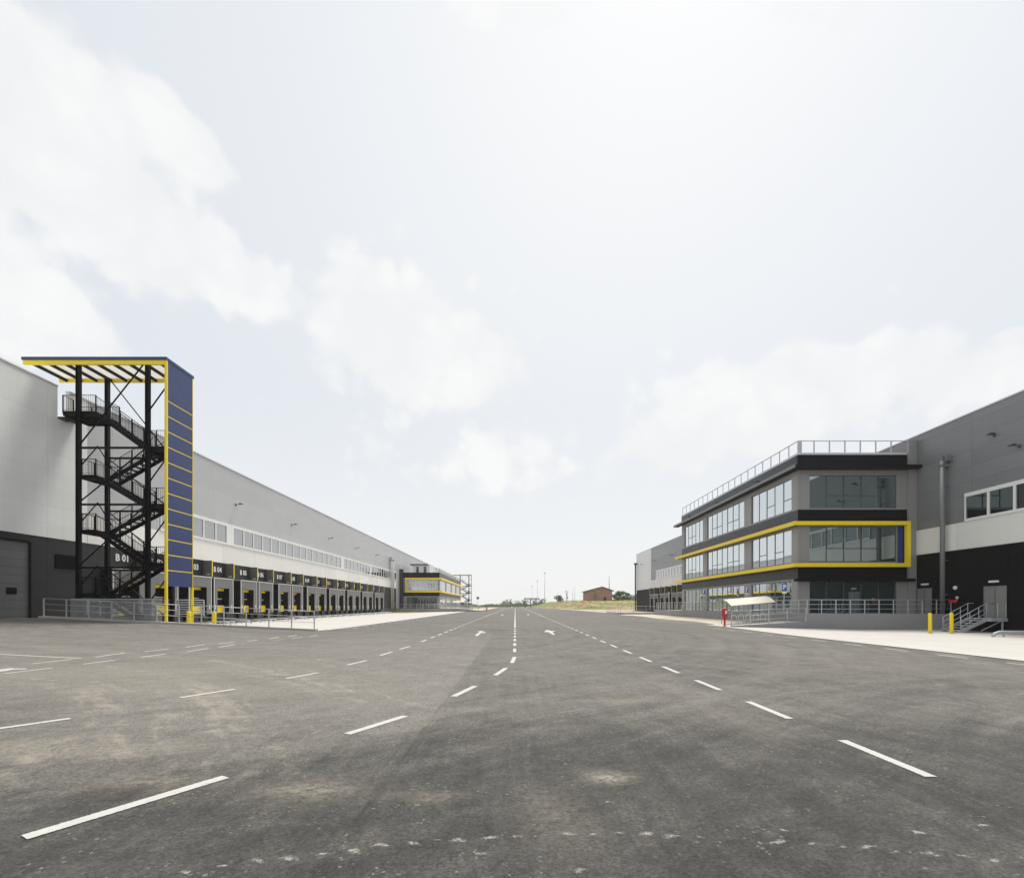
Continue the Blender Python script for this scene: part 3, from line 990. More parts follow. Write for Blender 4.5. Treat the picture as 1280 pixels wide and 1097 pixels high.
for q in (115.6, 117.2):
    b.tube([(LX + .45, q, 1.0), (LX + .45, q, 13.0)], .17, 12)
b.box(LX, LX + .7, 115.2, 117.6, 12.7, 13.4); b.build('downpipe', 'galv', wl)
for i in range(6):
    wall_floodlight((LX, 51.9 + 13.0 * i, 12.5), 1, ['nearest', 'second', 'third', 'fourth', 'fifth', 'sixth'][i] + ' floodlight from the blue stair tower on the grey warehouse wall', 'floodlights on the left warehouse wall')

# ------------------------------------------------------------------ right warehouse
RX = 34.0
wr = thing('warehouse', 'grey warehouse with white band and black base behind the three storey office', 'warehouse', (RX, 38, 0))
b = MB(); b.box(RX, RX + .25, -16, 36.5, 10.12, ROOF); b.box(RX, RX + .25, 36.5, 121, 8.0, ROOF); b.build('upper_wall', 'grey_shaded', wr)
b = MB(); b.box(RX - .01, RX + .25, 121, 135.4, 6.0, ROOF); b.box(RX - .01, RX + 50, 135.4, 135.65, 6.0, ROOF); b.build('light_wall', 'light', wr)
b = MB(); b.box(RX - .02, RX + .25, -16, 121, 5.95, 8.0); b.box(RX + .02, RX + .25, -16, 36.5, 8.0, 10.12); b.build('white_band', 'white', wr)
b = MB(); b.box(RX + .03, RX + .25, -16, 135.4, -.6, 5.95); b.box(RX + .03, RX + 50, 135.4, 135.6, -.6, 6.0); b.build('lower_wall', 'black', wr)
b = MB(); b.box(RX - .06, RX + .31, -16, 135.7, ROOF, ROOF + .09); b.build('parapet_coping', 'alu', wr)
b = MB(); b.box(RX + .26, 90, -16, 135.3, 13.2, 13.6); b.box(89.7, 90, -16, 135.3, 0, 15); b.box(RX + .26, 90, -16.3, -16.05, 0, 15); b.build('roof', 'alu', wr)
window_row(wr, RX, -1, -14.6, 36.5, 28, 8.0, 10.12, 'glassd')
window_row(wr, RX, -1, 70, 116.7, 24, 8.0, 10.15)
b = MB(); b.box(RX - .02, RX + .03, 33.3, 35.3, 4.25, 5.05)
for k in range(7): b.box(RX - .05, RX - .02, 33.35, 35.25, 4.3 + k * .1, 4.34 + k * .1)
b.build('louvre', 'void', wr)
for nn in range(1, 9):
    dock(wr, RX, -1, 91.0 + 4.1 * 2 * ((nn - 1) // 2) + 3.6 * ((nn - 1) % 2), None)
for (y0, y1, z0, z1) in ((33.45, 34.95, .80, 3.0), (39.45, 40.75, 1.02, 3.05)):
    b = MB(); b.box(RX - .05, RX + .02, y0, y1, z0, z1); d = b.build('door', 'greydoor', wr)
    b = MB(); b.box(RX - .085, RX - .052, y0 - .06, y0, z0, z1 + .06); b.box(RX - .085, RX - .052, y1, y1 + .06, z0, z1 + .06); b.box(RX - .085, RX - .052, y0, y1, z1, z1 + .06)
    b.build('door_frame', 'greydoor', d)
    b = MB(); b.box(RX - .07, RX - .052, (y0 + y1) / 2 - .012, (y0 + y1) / 2 + .012, z0 + .02, z1 - .02); b.box(RX - .12, RX - .052, (y0 + y1) / 2 + .08, (y0 + y1) / 2 + .24, z0 + 1.0, z0 + 1.05); b.build('handle', 'lamp', d)
bar_lamp(RX - .02, 34.25, 3.36, -1, 'white bar lamp above the door at the top of the metal steps')
bar_lamp(RX - .02, 40.0, 3.42, -1, 'white bar lamp above the door beside the office')
b = MB()
px, py = RX - .42, 38.0
b.tube([(px, py, 1.0), (px, py, 13.05)], .165, 16)
b.box(px - .2, RX, py - .2, py + .2, 12.55, 12.75); b.box(px - .12, RX, py - .12, py + .12, 13.05, 13.4); b.box(px - .02, RX, py - .42, py - .2, 12.95, 13.35)
for z in (2.5, 5.2, 8.2, 11): b.box(px + .1, RX, py - .04, py + .04, z, z + .06)
b.build('downpipe', 'pipe', wr)
b = MB(); b.tube([(RX - .45, 134.9, .3), (RX - .45, 134.9, 13.2)], .2, 12); b.box(RX - .8, RX, 134.5, 135.3, 13.1, 13.6); b.build('downpipe', 'lamp', wr)
wall_floodlight((RX, 34.3, 13.75), -1, 'upper floodlight on the grey wall to the right of the office', 'floodlights on the right warehouse wall', .16)
wall_floodlight((RX, 32.6, 12.4), -1, 'lower floodlight on the grey wall to the right of the office, at the picture edge', 'floodlights on the right warehouse wall', .36)
for i, q in enumerate((104.5, 117.5, 128.5)):
    wall_floodlight((RX - .01, q, 12.6), -1, 'floodlight on the far part of the right warehouse, ' + ('just past the office', 'beside the pale end panel', 'on the pale end panel')[i], 'floodlights on the right warehouse wall')
# alarm sounder and fire brigade inlet beside the downpipe
t = thing('alarm_sounder', 'small round white alarm sounder on the black wall left of the metal steps', 'alarm', (RX, 37.35, 3.05))
b = MB(); b.tube([(RX + .03, 37.35, 3.05), (RX - .06, 37.35, 3.05), (RX - .10, 37.35, 3.05)], [.15, .15, .09], 16); b.build('cover', 'signwhite', t)
def fire_inlet(x, y, z, face, label):
    t = thing('fire_inlet', label, 'fire inlet', (x, y, z), 'red fire brigade inlets')
    b = MB(); b.tube([(x, y, z), (x + face * .3, y, z)], .06, 10); b.tube([(x + face * .3, y - .32, z), (x + face * .3, y + .32, z)], .075, 10)
    b.build('manifold', 'red', t)
    for q in (-.22, .02, .26):
        b = MB(); b.tube([(x + face * .3, y + q, z - .02), (x + face * .42, y + q, z - .14)], .06, 10); b.build('outlet', 'red', t)
    b = MB(); b.tube([(x + face * .3, y - .3, z + .06), (x + face * .3, y - .3, z + .16)], .03, 8); b.tube([(x + face * .26, y - .3, z + .24), (x + face * .35, y - .3, z + .24)], .10, 12); b.build('gauge', 'alu', t)
    return t
fire_inlet(RX + .03, 37.2, 2.05, -1, 'red fire inlet with round gauge on the black wall behind the railing')
fire_inlet(LX, 119.2, 2.0, 1, 'red fire inlet far off beside the twin pipes of the left warehouse')


# ------------------------------------------------------------------ office blocks
def glazing(parent, axis, plane, face, a0, a1, n, z0, z1, transoms=(), tz=None, mat='glass', frame='lamp'):
    """n panes between a0 and a1 along an axis; plane is the glass position; face the outward sign"""
    w = (a1 - a0) / n
    def bx(b, u0, u1, d0, d1, q0, q1):
        if axis == 'x': b.box(u0, u1, plane + face * d0, plane + face * d1, q0, q1)
        else: b.box(plane + face * d0, plane + face * d1, u0, u1, q0, q1)
    fr = MB()
    for k in range(n + 1):
        c = a0 + k * w
        c0, c1 = max(a0, c - .032), min(a1, c + .032)
        bx(fr, c0, c1, 0, .05, z0 + .06, z1 - .06)
    bx(fr, a0, a1, 0, .052, z0, z0 + .06); bx(fr, a0, a1, 0, .052, z1 - .06, z1)
    for k in transoms:
        bx(fr, a0 + k * w + .032, a0 + (k + 1) * w - .032, 0, .045, tz - .035, tz + .035)
        for e0, e1 in ((.032, .06), (w - .06, w - .032)):
            bx(fr, a0 + k * w + e0, a0 + k * w + e1, 0, .045, tz + .035, z1 - .06)
    wo = fr.build('window', frame, parent)
    for k in range(n):
        g = MB()
        # every pane sits a hair out of true, as real panes do
        j = random.uniform(-.006, .006)
        u0, u1 = a0 + k * w + .01, a0 + (k + 1) * w - .01
        if axis == 'x':
            g.face([(u0, plane + face * (.02 - j), z0 + .02), (u1, plane + face * (.02 + j), z0 + .02), (u1, plane + face * (.02 + j), z1 - .02), (u0, plane + face * (.02 - j), z1 - .02)])
        else:
            g.face([(plane + face * (.02 - j), u0, z0 + .02), (plane + face * (.02 + j), u1, z0 + .02), (plane + face * (.02 + j), u1, z1 - .02), (plane + face * (.02 - j), u0, z1 - .02)])
        g.build('pane', mat, wo)


# right office: three storeys
OX, OY0, OY1 = 24.1, 41.17, 69.7
of = thing('office_building', 'three storey dark office with yellow frame and glass bands on the right', 'office', (OX, OY0, 0))
levels = [(FLOOR, 3.85), (5.40, 8.42), (9.98, 12.78)]
fw = MB(); sw = MB()
BX0, BX1 = 25.07, 32.5
bays = [(42.17, 49.4, 5), (50.9, 60.8, 7), (62.1, 68.9, 5)]
prev = FLOOR - .1
tops = levels + [(13.3, 13.3)]
for i, (z0, z1) in enumerate(levels):
    fw.box(OX, BX0, OY0, OY0 + .25, z0, z1); fw.box(BX1, RX, OY0, OY0 + .25, z0, z1)
    fw.box(OX, RX, OY0, OY0 + .25, z1, tops[i + 1][0])
    ends = [OY0 + .25] + [q for bb in bays for q in bb[:2]] + [OY1]
    for a, c in zip(ends[0::2], ends[1::2]): sw.box(OX, OX + .25, a, c, z0, z1)
    sw.box(OX, OX + .25, OY0 + .25, OY1, z1, tops[i + 1][0])
fw.build('front_wall', 'officewall', of); sw.build('side_wall', 'officewally', of)
b = MB(); b.box(OX, RX, OY1, OY1 + .25, FLOOR, 14.5); b.build('rear_wall', 'officewall', of)
b = MB(); b.box(33.35, RX, OY0 - .22, OY0 - .003, FLOOR, 15.7); b.build('pilaster', 'officewall', of)
b = MB(); b.box(OX + .26, RX, OY0 + .26, OY1, 13.2, 13.5)
for z in (4.2, 9.0): b.box(OX + .3, RX, OY0 + .3, OY1 - .05, z, z + .3)
b.build('floor_slab', 'wallcon', of)
b = MB(); b.box(OX + 2.5, RX - 1, OY0 + 3.2, OY0 + 3.3, FLOOR, 13.2); b.build('inner_wall', 'wallcon', of)
# fascia, brim and dark bands
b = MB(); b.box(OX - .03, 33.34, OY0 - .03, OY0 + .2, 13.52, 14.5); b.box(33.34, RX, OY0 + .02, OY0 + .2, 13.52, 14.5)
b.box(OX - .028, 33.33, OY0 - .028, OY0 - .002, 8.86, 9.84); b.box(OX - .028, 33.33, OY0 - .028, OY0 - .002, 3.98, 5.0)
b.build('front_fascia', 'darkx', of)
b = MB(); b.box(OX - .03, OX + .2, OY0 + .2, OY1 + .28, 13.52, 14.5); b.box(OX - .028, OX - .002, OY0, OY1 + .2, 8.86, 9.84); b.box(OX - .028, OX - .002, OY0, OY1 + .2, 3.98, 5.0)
b.build('side_fascia', 'darky', of)
b = MB(); b.box(OX - .7, RX + .1, OY0 - .8, OY0 - .033, 13.2, 13.45); b.box(OX - .7, OX - .033, OY0 - .033, OY1 + 1.6, 13.2, 13.45); br = b.build('brim', 'darkx', of)
b = MB(); b.box(OX - .76, OX - .703, OY0 - .8, OY1 + 1.6, 13.22, 13.47); b.build('brim_edge', 'brim', br)
b = MB(); b.box(OX - .42, RX - .25, OY0 - .45, OY0 - .033, 3.72, 3.97); b.build('entrance_brim', 'darkx', of)
b = MB(); b.box(OX - .05, 33.34, OY0 - .05, OY0 + .25, 14.503, 14.68); b.box(OX - .05, OX + .25, OY0 + .25, OY1 + .3, 14.503, 14.68); b.build('parapet_coping', 'alu', of)
# yellow frame
YO = .62
def yframe(b, xo, y0, xr, yend, zt0, zt1, zb0, zb1, sgn):
    """xo outer corner x, wraps from the front (y0) round the side"""
    w = .28
    for a, c in ((zt0, zt1), (zb0, zb1)):
        b.box(xo, xr, y0, y0 + w, a, c); b.box(xo, xo + sgn * w, y0 + w, yend, a, c)
    b.box(xr - sgn * .33, xr, y0, y0 + w, zb1, zt0)
b = MB(); yframe(b, OX - YO, OY0 - .47, 33.32, OY1 + 1.4, 8.47, 8.79, 4.94, 5.26, 1); b.build('yellow_frame', 'yellow', of)
b = MB(); b.box(OX - YO + .31, 33.2, OY0 - .16, OY0 - .03, 8.47, 8.78); b.box(OX - YO + .31, OX - .03, OY0 - .03, OY1 + 1.3, 8.47, 8.78)
b.box(OX - YO + .31, 33.2, OY0 - .16, OY0 - .03, 4.95, 5.26); b.box(OX - YO + .31, OX - .03, OY0 - .03, OY1 + 1.3, 4.95, 5.26); b.build('frame_soffit', 'darky', of)
b = MB(); b.box(32.55, 33.3, OY0 - .06, OY0 - .006, 5.3, 8.43); b.build('blue_panel', 'navy', of)
# windows
glazing(of, 'x', OY0 + .14, -1, BX0, BX1, 5, levels[2][0], levels[2][1], (1, 2, 3), 11.05)
glazing(of, 'x', OY0 + .14, -1, BX0, BX1, 5, levels[1][0], levels[1][1], (1, 2, 3), 6.55)
glazing(of, 'x', OY0 + .14, -1, BX0, BX1, 5, levels[0][0], levels[0][1])
sel = {0: [(), (), ()], 1: [(1, 3), (1, 2, 4, 5), (2, 3)], 2: [(0, 2), (1, 2, 4, 5), (2, 3)]}
for i, (z0, z1) in enumerate(levels):
    for (a, c, n), tr in zip(bays, sel[i]):
        glazing(of, 'y', OX + .14, -1, a, c, n, z0, z1, tr, (0, 6.55, 11.05)[i], mat='glasss', frame='mullion')
# roof railing
b = MB(); zr = 14.68
def rpost(b, x, y, w=.05): b.box(x - w, x + w, y - .02, y + .02, zr, 15.68)
n = 7
for k in range(1, n): rpost(b, OX + .06 + (33.3 - OX) * k / n, OY0 + .05)
b.box(OX - .02, OX + .3, OY0 - .02, OY0 + .1, zr, 15.7)
for k in range(1, 20):
    y = OY0 + (OY1 - OY0) * k / 19.; b.box(OX + .03, OX + .07, y - .06, y + .06, zr, 15.68)
b.box(OX, 33.34, OY0 + .02, OY0 + .09, 15.68, 15.73); b.box(OX, OX + .08, OY0 + .09, OY1 + .1, 15.68, 15.73)
b.build('roof_railing', 'galv', of)
b = MB(); b.box(27, 28.2, 44.0, 45.0, 13.5, 15.15); b.box(26.6, 28.6, 43.7, 45.3, 15.15, 15.27); b.build('roof_unit', 'alu', of)
for i, q in enumerate((46.6, 55.9, 64.8)):
    wall_floodlight((OX - .60, q, 13.57), -1, ('nearest', 'middle', 'farthest')[i] + ' small floodlight on the roof brim of the right office', 'floodlights on the office brim', .12)

# left office, two storeys, far
PX, PY0, PY1 = -19.7, 125.8, 173.5
ol = thing('office_building', 'two storey dark office with yellow frame at the far end of the left docks', 'office', (PX, PY0, 0))
b = MB(); b.box(LX, PX, PY0, PY0 + .25, FLOOR, 10.2); b.box(LX, PX, PY1, PY1 + .25, FLOOR, 10.2)
b.box(LX, PX - .3, PY0 + .3, PY1, 9.6, 9.9); b.box(LX, PX - .3, PY0 + .3, PY1, 4.4, 4.7); b.build('front_wall', 'officewall', ol)
b = MB(); b.box(PX - .25, PX, PY0 + .25, PY1, 3.7, 5.3); b.box(PX - .25, PX, PY0 + .25, PY1, 8.4, 10.2)
for q in rng(PY0 + .25, PY1 - 1, 11.6): b.box(PX - .25, PX, q, q + 1.0, FLOOR, 3.7); b.box(PX - .25, PX, q, q + 1.0, 5.3, 8.4)
b.build('side_wall', 'officewally', ol)
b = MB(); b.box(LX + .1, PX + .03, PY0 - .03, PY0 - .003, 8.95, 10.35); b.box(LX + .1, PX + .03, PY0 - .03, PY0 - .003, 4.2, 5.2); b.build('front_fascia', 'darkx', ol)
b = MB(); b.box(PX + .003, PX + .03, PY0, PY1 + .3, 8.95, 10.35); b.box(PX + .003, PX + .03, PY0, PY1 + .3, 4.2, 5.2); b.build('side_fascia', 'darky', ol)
b = MB(); yframe(b, PX + .6, PY0 - .47, -28.5, PY1 + 1.2, 8.5, 8.95, 5.15, 5.6, -1); b.build('yellow_frame', 'yellow', ol)
glazing(ol, 'x', PY0 - .02, -1, -28.1, PX - .4, 6, 5.65, 8.45, mat='glasso', frame='alu')
glazing(ol, 'x', PY0 - .02, -1, -28.1, PX - .6, 6, FLOOR + .1, 3.9)
for q in rng(PY0 + .25, PY1 - 1, 11.6)[:-1]:
    glazing(ol, 'y', PX - .14, 1, q + 1.0, q + 11.5, 7, 5.3, 8.4, mat='glasso', frame='alu'); glazing(ol, 'y', PX - .14, 1, q + 1.0, q + 11.5, 7, FLOOR, 3.7, mat='glasso', frame='alu')
b = MB(); b.box(LX, LX + .95, PY0 - .5, PY0 - .05, FLOOR, 11.2); b.build('pilaster', 'dark', ol)
b = MB(); b.box(-27.6, -23.0, 130, 138, 9.9, 12.6); ro = b.build('roof_house', 'frame', ol)
b = MB(); b.box(-28.2, -23.4, 129.6, 138, 12.6, 12.9); b.build('roof_slab', 'lamp', ro)
for q in (-26.6, -24.6):
    b = MB(); b.box(q, q + .7, 129.93, 129.99, 10.4, 12.2); b.build('door', 'lamp', ro)
b = MB()
for q in rng(-29, PX, 1.5): b.box(q - .04, q + .04, PY0 + .05, PY0 + .12, 10.35, 11.4)
for q in rng(PY0, PY1, 1.6): b.box(PX - .1, PX - .03, q - .04, q + .04, 10.2, 11.4)
b.box(LX + .9, PX, PY0 + .05, PY0 + .12, 11.4, 11.46); b.box(PX - .1, PX - .03, PY0 + .12, PY1, 11.4, 11.46); b.build('roof_railing', 'galv', ol)

# ------------------------------------------------------------------ terraces, ramps and their railings
TZ = 1.03
t = thing('terrace', 'grey rendered terrace wall with ramp in front of the three storey office', 'terrace', (22.6, 37.5, 0))
b = MB(); b.box(22.6, RX, 37.5, 37.75, -.6, TZ); b.box(22.6, 22.85, 37.75, 78.5, -.6, TZ); b.box(22.6, 33.9, 78.5, 78.75, -.6, TZ); b.build('retaining_wall', 'wallcon', t)
b = MB(); b.box(22.86, RX - .03, 37.76, 78.48, .6, TZ - .02); b.build('deck', 'kerb', t)
b = MB()
b.prism([(16.7, -.4), (22.59, -.4), (22.59, .40), (16.7, .06)], 'y', 37.5, 40.9); b.build('ramp', 'apron', t)
b = MB(); b.prism([(16.7, -.4), (22.597, -.4), (22.597, .44), (16.7, .12)], 'y', 37.38, 37.496); b.build('ramp_edge', 'wallcon', t)
railing([(22.72, 77.8, TZ), (22.72, 37.62, TZ), (33.9, 37.62, TZ)], 'grey tubular railing along the top of the office terrace on the right', step=1.12)
railing([(16.75, 37.43, .12), (22.5, 37.43, .43)], 'lower railing along the ramp in front of the bike shelter', step=1.5, mids=(.36, .72))
t = thing('terrace', 'low grey terrace wall with long ramp below the far left office', 'terrace', (-29, 121.5, 0))
b = MB(); b.box(LX, -15.5, 121.5, 121.8, -.4, TZ); b.box(-15.7, -15.45, 121.8, 176, -.4, TZ); b.build('retaining_wall', 'wallcon', t)
b = MB(); b.box(LX + .02, -15.7, 121.8, 176, .5, TZ - .02); b.build('deck', 'kerb', t)
b = MB(); b.prism([(-15.45, -.3), (-7.3, -.3), (-7.3, .32), (-15.45, TZ)], 'y', 121.5, 123.6); b.build('ramp', 'wallcon', t)
railing([(-29.5, 121.65, TZ), (-15.6, 121.65, TZ), (-7.6, 121.65, .36)], 'far railing on the terrace and ramp of the left office', step=1.6, r=.035, pr=.035)

# ------------------------------------------------------------------ railings at the left
def ramp_pt(x): return (x, 30.2, gz(x, 30.1) + .12)
railing([ramp_pt(-29.45), ramp_pt(-25.2), ramp_pt(-21), ramp_pt(-16.8), ramp_pt(-12.55)], 'galvanised railing on a kerb in front of the black stair tower', step=1.42, mids=(.40, .75))
railing([(-29.7, 33.55, 1.0), (-21.6, 33.55, .95)], 'second denser railing behind the stair tower in front of loading dock B 01', step=.9, mids=(.12, .24, .36, .48, .6, .72, .84, .96))
bollard(-20.95, 30.95, 0, .01, 'x', 'x') if False else None


def yard_bollard(x, y, z, h, r, label, group):
    t = thing('bollard', label, 'bollard', (x, y, z), group)
    b = MB(); b.tube([(x, y, z - .6), (x, y, z + h - .05), (x, y, z + h - .015), (x, y, z + h)], [r, r, r * .9, r * .55], 20); b.build('post', 'yellow', t)
    b = MB(); b.tube([(x, y, z + .003), (x, y, z + .03)], r + .06, 20); b.build('base_plate', 'galv', t)


yard_bollard(-20.75, 30.75, .40, .92, .125, 'yellow bollard at the foot of the blue tower panel', 'yellow bollards at the left docks')
yard_bollard(-19.15, 30.75, .32, .98, .125, 'yellow bollard standing clear to the right of the blue tower panel', 'yellow bollards at the left docks')
yard_bollard(28.4, 33.1, gz(28.4, 33.1), 1.38, .108, 'yellow bollard left of the metal steps, in front of the terrace wall', 'yellow bollards at the right steps')
yard_bollard(29.6, 32.8, gz(29.6, 32.8), 1.40, .108, 'yellow bollard directly in front of the metal steps', 'yellow bollards at the right steps')

# ------------------------------------------------------------------ stair tower
TY0, TY1 = 30.75, 33.25
K = 604.4 / TY0
TX = -437 / K                        # blue panel plane
def tx(px): return (px - VX) / K
def tzz(py): return EYE + (VY - py) / K
st = thing('stair_tower', 'tall black steel stair tower with navy blue side panel and yellow edged canopy', 'stair tower', (TX, TY0, 0))
CZ = tzz(458)
# canopy
xl = tx(29)
b = MB(); b.box(xl - .05, TX + .10, TY0 - .08, TY0 + .02, CZ + .40, CZ + .585); b.box(xl - .05, TX + .10, TY1 - .02, TY1 + .08, CZ + .40, CZ + .585)
b.box(xl - .05, xl + .05, TY0 + .02, TY1 - .02, CZ + .40, CZ + .585); b.box(TX - .02, TX + .10, TY0 + .02, TY1 - .02, CZ + .40, CZ + .585); cno = b.build('canopy', 'blue', st)
b = MB()
b.box(xl, TX - .03, TY0 - .03, TY0 + .09, CZ + .12, CZ + .398); b.box(xl, TX - .03, TY1 - .09, TY1 + .03, CZ + .12, CZ + .398)
b.build('edge_beam', 'yellow', cno)
b = MB()
nx = 60
for k in range(nx):
    x0 = xl + .1 + (TX - xl - .2) * k / nx; x1 = xl + .1 + (TX - xl - .2) * (k + 1) / nx
    z0, z1 = (CZ + .33, CZ + .38) if k % 2 else (CZ + .38, CZ + .33)
    b.face([(x0, TY0 + .1, z0), (x1, TY0 + .1, z1), (x1, TY1 - .1, z1), (x0, TY1 - .1, z0)])
b.build('soffit_sheet', 'skylight', cno)
for k in range(9):
    x = xl + .55 + k * 1.02
    b = MB(); b.box(x - .05, x + .05, TY0 + .095, TY1 - .095, CZ + .12, CZ + .31); b.build('beam', 'steel', cno)
# blue side panel with yellow joints
zb = tzz(732); lines = [tzz(500) - .965 * (K and 1) * i * (20 / K) for i in range(12)]
edges = [zb] + lines[::-1] + [CZ + .415]
pm = MB()
for z0, z1 in zip(edges[:-1], edges[1:]):
    pm.box(TX - .02, TX + .07, TY0 + .10, TY1 - .06, z0 + (.0 if z0 == zb else .035), z1 - (.035 if z1 < CZ else 0))
po = pm.build('side_panel', 'blue', st)
b = MB()
for z in lines: b.box(TX - .015, TX + .062, TY0 + .10, TY1 - .06, z - .033, z + .033)
b.build('joint_strip', 'yellow', po)
b = MB(); b.box(TX - .05, TX + .085, TY0 - .03, TY0 + .09, .35, CZ + .398); b.build('yellow_post', 'yellow', st)
b = MB(); b.box(TX - .05, TX + .085, TY1 - .05, TY1 + .05, .1, zb - .01); b.box(TX + .01, TX + .085, TY1 - .055, TY1 - .02, zb - .01, CZ + .39); b.build('yellow_post', 'yellow', st)
# columns
colx = (tx(95.5), tx(182.5))
for x in colx:
    for y in (TY0 + .16, TY1 - .16):
        b = MB()
        b.box(x - .115, x - .097, y - .11, y + .11, .0, CZ + .30); b.box(x + .097, x + .115, y - .11, y + .11, .0, CZ + .30); b.box(x - .096, x + .096, y - .012, y + .012, .0, CZ + .30)
        b.build('column', 'steel', st)
# horizontals and diagonal rods
hz = [tzz(558.5), tzz(629.7), tzz(709)]
for z in hz:
    for y in (TY0 + .16, TY1 - .16):
        b = MB(); b.box(colx[0] + .152, colx[1] - .152, y - .05, y + .05, z - .06, z + .06); b.build('cross_beam', 'steel', st)
segs = [(hz[0] + .1, CZ + .3), (hz[1] + .1, hz[0] - .1), (hz[2] + .1, hz[1] - .1), (.6, hz[2] - .1)]
for k, (z0, z1) in enumerate(segs):
    b = MB(); b.tube([(colx[0] + .1, TY0 + .06, z0), (colx[1] - .1, TY0 + .06, z1)], .046, 6); b.build('brace', 'steel', st)
    b = MB(); b.tube([(colx[0] + .1, TY1 - .06, z1), (colx[1] - .1, TY1 - .06, z0)], .04, 6); b.build('brace', 'steel', st)
    zm = (z0 + z1) / 2
    b = MB(); b.tube([(colx[1] + .1, TY0 + .05, zm - .5), (TX - .06, TY0 + .05, zm + 1.0)], .046, 6); b.build('brace', 'steel', st)
    if k: b = MB(); b.tube([(colx[0] + .1, TY0 + .30, z1 - .9), (colx[0] + 1.1, TY0 + .30, z1 + .25), (colx[0] + 2.0, TY0 + .30, z1 - 1.2)], .042, 6); b.build('brace', 'steel', st)
b = MB()
gx0, gx1 = tx(92), TX - .1
for k in range(130):
    x = gx0 + (gx1 - gx0) * k / 129; b.box(x - .006, x + .006, TY0 - .22, TY0 - .208, .5, 2.05)
for z in (.52, .9, 1.28, 1.66): b.box(gx0, gx1, TY0 - .206, TY0 - .194, z, z + .012)
b.box(gx0, gx1, TY0 - .235, TY0 - .19, 2.05, 2.11)
b.build('mesh_guard', 'galv', st)
# levels
LV = [(tzz(511.5)), tzz(556), tzz(592), tzz(628.5), tzz(661), tzz(703), 2.45, .55]
XL0, XL1 = tx(95.5) + .05, tx(114)
XR0, XR1 = tx(176), TX - .09
YA = (TY0 + .34, TY0 + 1.28); YB = (TY1 - 1.22, TY1 - .30)


def bars(b, p, q, h=1.05, gap=.115, r=.0075):
    p, q = Vector(p), Vector(q); n = max(1, int((q - p).length / gap)); up = Vector((0, 0, 1))
    b.tube([p + up * h, q + up * h], .021, 6); b.tube([p + up * .12, q + up * .12], .012, 6)
    for k in range(n + 1):
        a = p + (q - p) * (k / n)
        b.tube([a + up * .12, a + up * h], r, 4, cap=False)
    m = max(1, round((q - p).length / .95))
    for k in range(m + 1):
        a = p + (q - p) * (k / m); b.box(a.x - .03, a.x + .03, a.y - .025, a.y + .025, a.z - .1, a.z + h)


def landing(x0, x1, z, sides, y0=YA[0], y1=YB[1]):
    b = MB(); b.box(x0, x1, y0, y1, z - .06, z); b.box(x0, x1, y0 - .02, y0 + .04, z - .26, z + .03); b.box(x0, x1, y1 - .04, y1 + .02, z - .26, z + .03)
    b.box(x0 - .02, x0 + .04, y0 + .04, y1 - .04, z - .26, z + .03); b.box(x1 - .04, x1 + .02, y0 + .04, y1 - .04, z - .26, z - .06)
    for k in range(3): yy = y0 + (y1 - y0) * (k + 1) / 4; b.box(x0 + .04, x1 - .04, yy - .03, yy + .03, z - .2, z - .061)
    lo = b.build('landing', 'steel', st)
    r = MB()
    for p, q in sides: bars(r, p, q)
    r.build('guard_rail', 'steel', lo)


def flight(x0, z0, x1, z1, yy):
    """x0,z0 upper end, x1,z1 lower end"""
    n = max(3, round(abs(z0 - z1) / .185)); b = MB()
    for y in yy:
        b.bar((x0, y, z0 - .10), (x1, y, z1 - .10), .035, .26)
    for k in range(1, n):
        f = k / n; x = x0 + (x1 - x0) * f; z = z0 + (z1 - z0) * f
        b.box(x - .14, x + .14, yy[0] + .02, yy[1] - .02, z - .035, z)
    fo = b.build('stair_flight', 'steel', st)
    r = MB()
    for y in yy: bars(r, (x0, y, z0), (x1, y, z1), 1.0)
    r.build('handrail', 'steel', fo)


# top platform reaching over to the roof
z = LV[0]
landing(tx(72.5), XL1, z, [((tx(72.5), YA[0], z), (XL1, YA[0], z)), ((tx(72.5), YA[0], z), (tx(72.5), YB[0] - .2, z)), ((XL1, YB[1], z), (LX + .2, YB[1], z)), ((XL1, YB[0], z), (XL1, YB[1], z))])
b = MB(); b.box(LX - .6, tx(72.5) - .025, YB[0] - .1, YB[1], z - .1, z); b.build('gangway', 'steel', st)
for i in range(7):
    z0, z1 = LV[i], LV[i + 1]
    if i % 2 == 0: flight(XL1, z0, XR0, z1, YA)
    else: flight(XR0, z0, XL1, z1, YB)
    if 0 < i < 7:
        if i % 2 == 1: landing(XR0, XR1, z0, [((XR0 + .0, YA[0], z0), (XR1, YA[0], z0)), ((XR1, YA[0], z0), (XR1, YB[1], z0)), ((XR0, YB[1], z0), (XR1, YB[1], z0))])
        else: landing(XL0, XL1, z0, [((XL0, YA[0], z0), (XL1, YA[0], z0)), ((XL0, YA[0], z0), (XL0, YB[1], z0)), ((XL0, YB[1], z0), (XL1, YB[1], z0))])
b = MB(); b.box(-28.6, -21.3, TY0 - .1, 34.2, -.5, .32); structure(b.build('plinth_slab', 'kerb'))
far = dup(st, (TX, 244, 0), 'distant stair tower with yellow canopy beyond the far left office')
for ch in list(far.children):
    if ch.name.startswith('yellow_post'): bpy.data.objects.remove(ch)

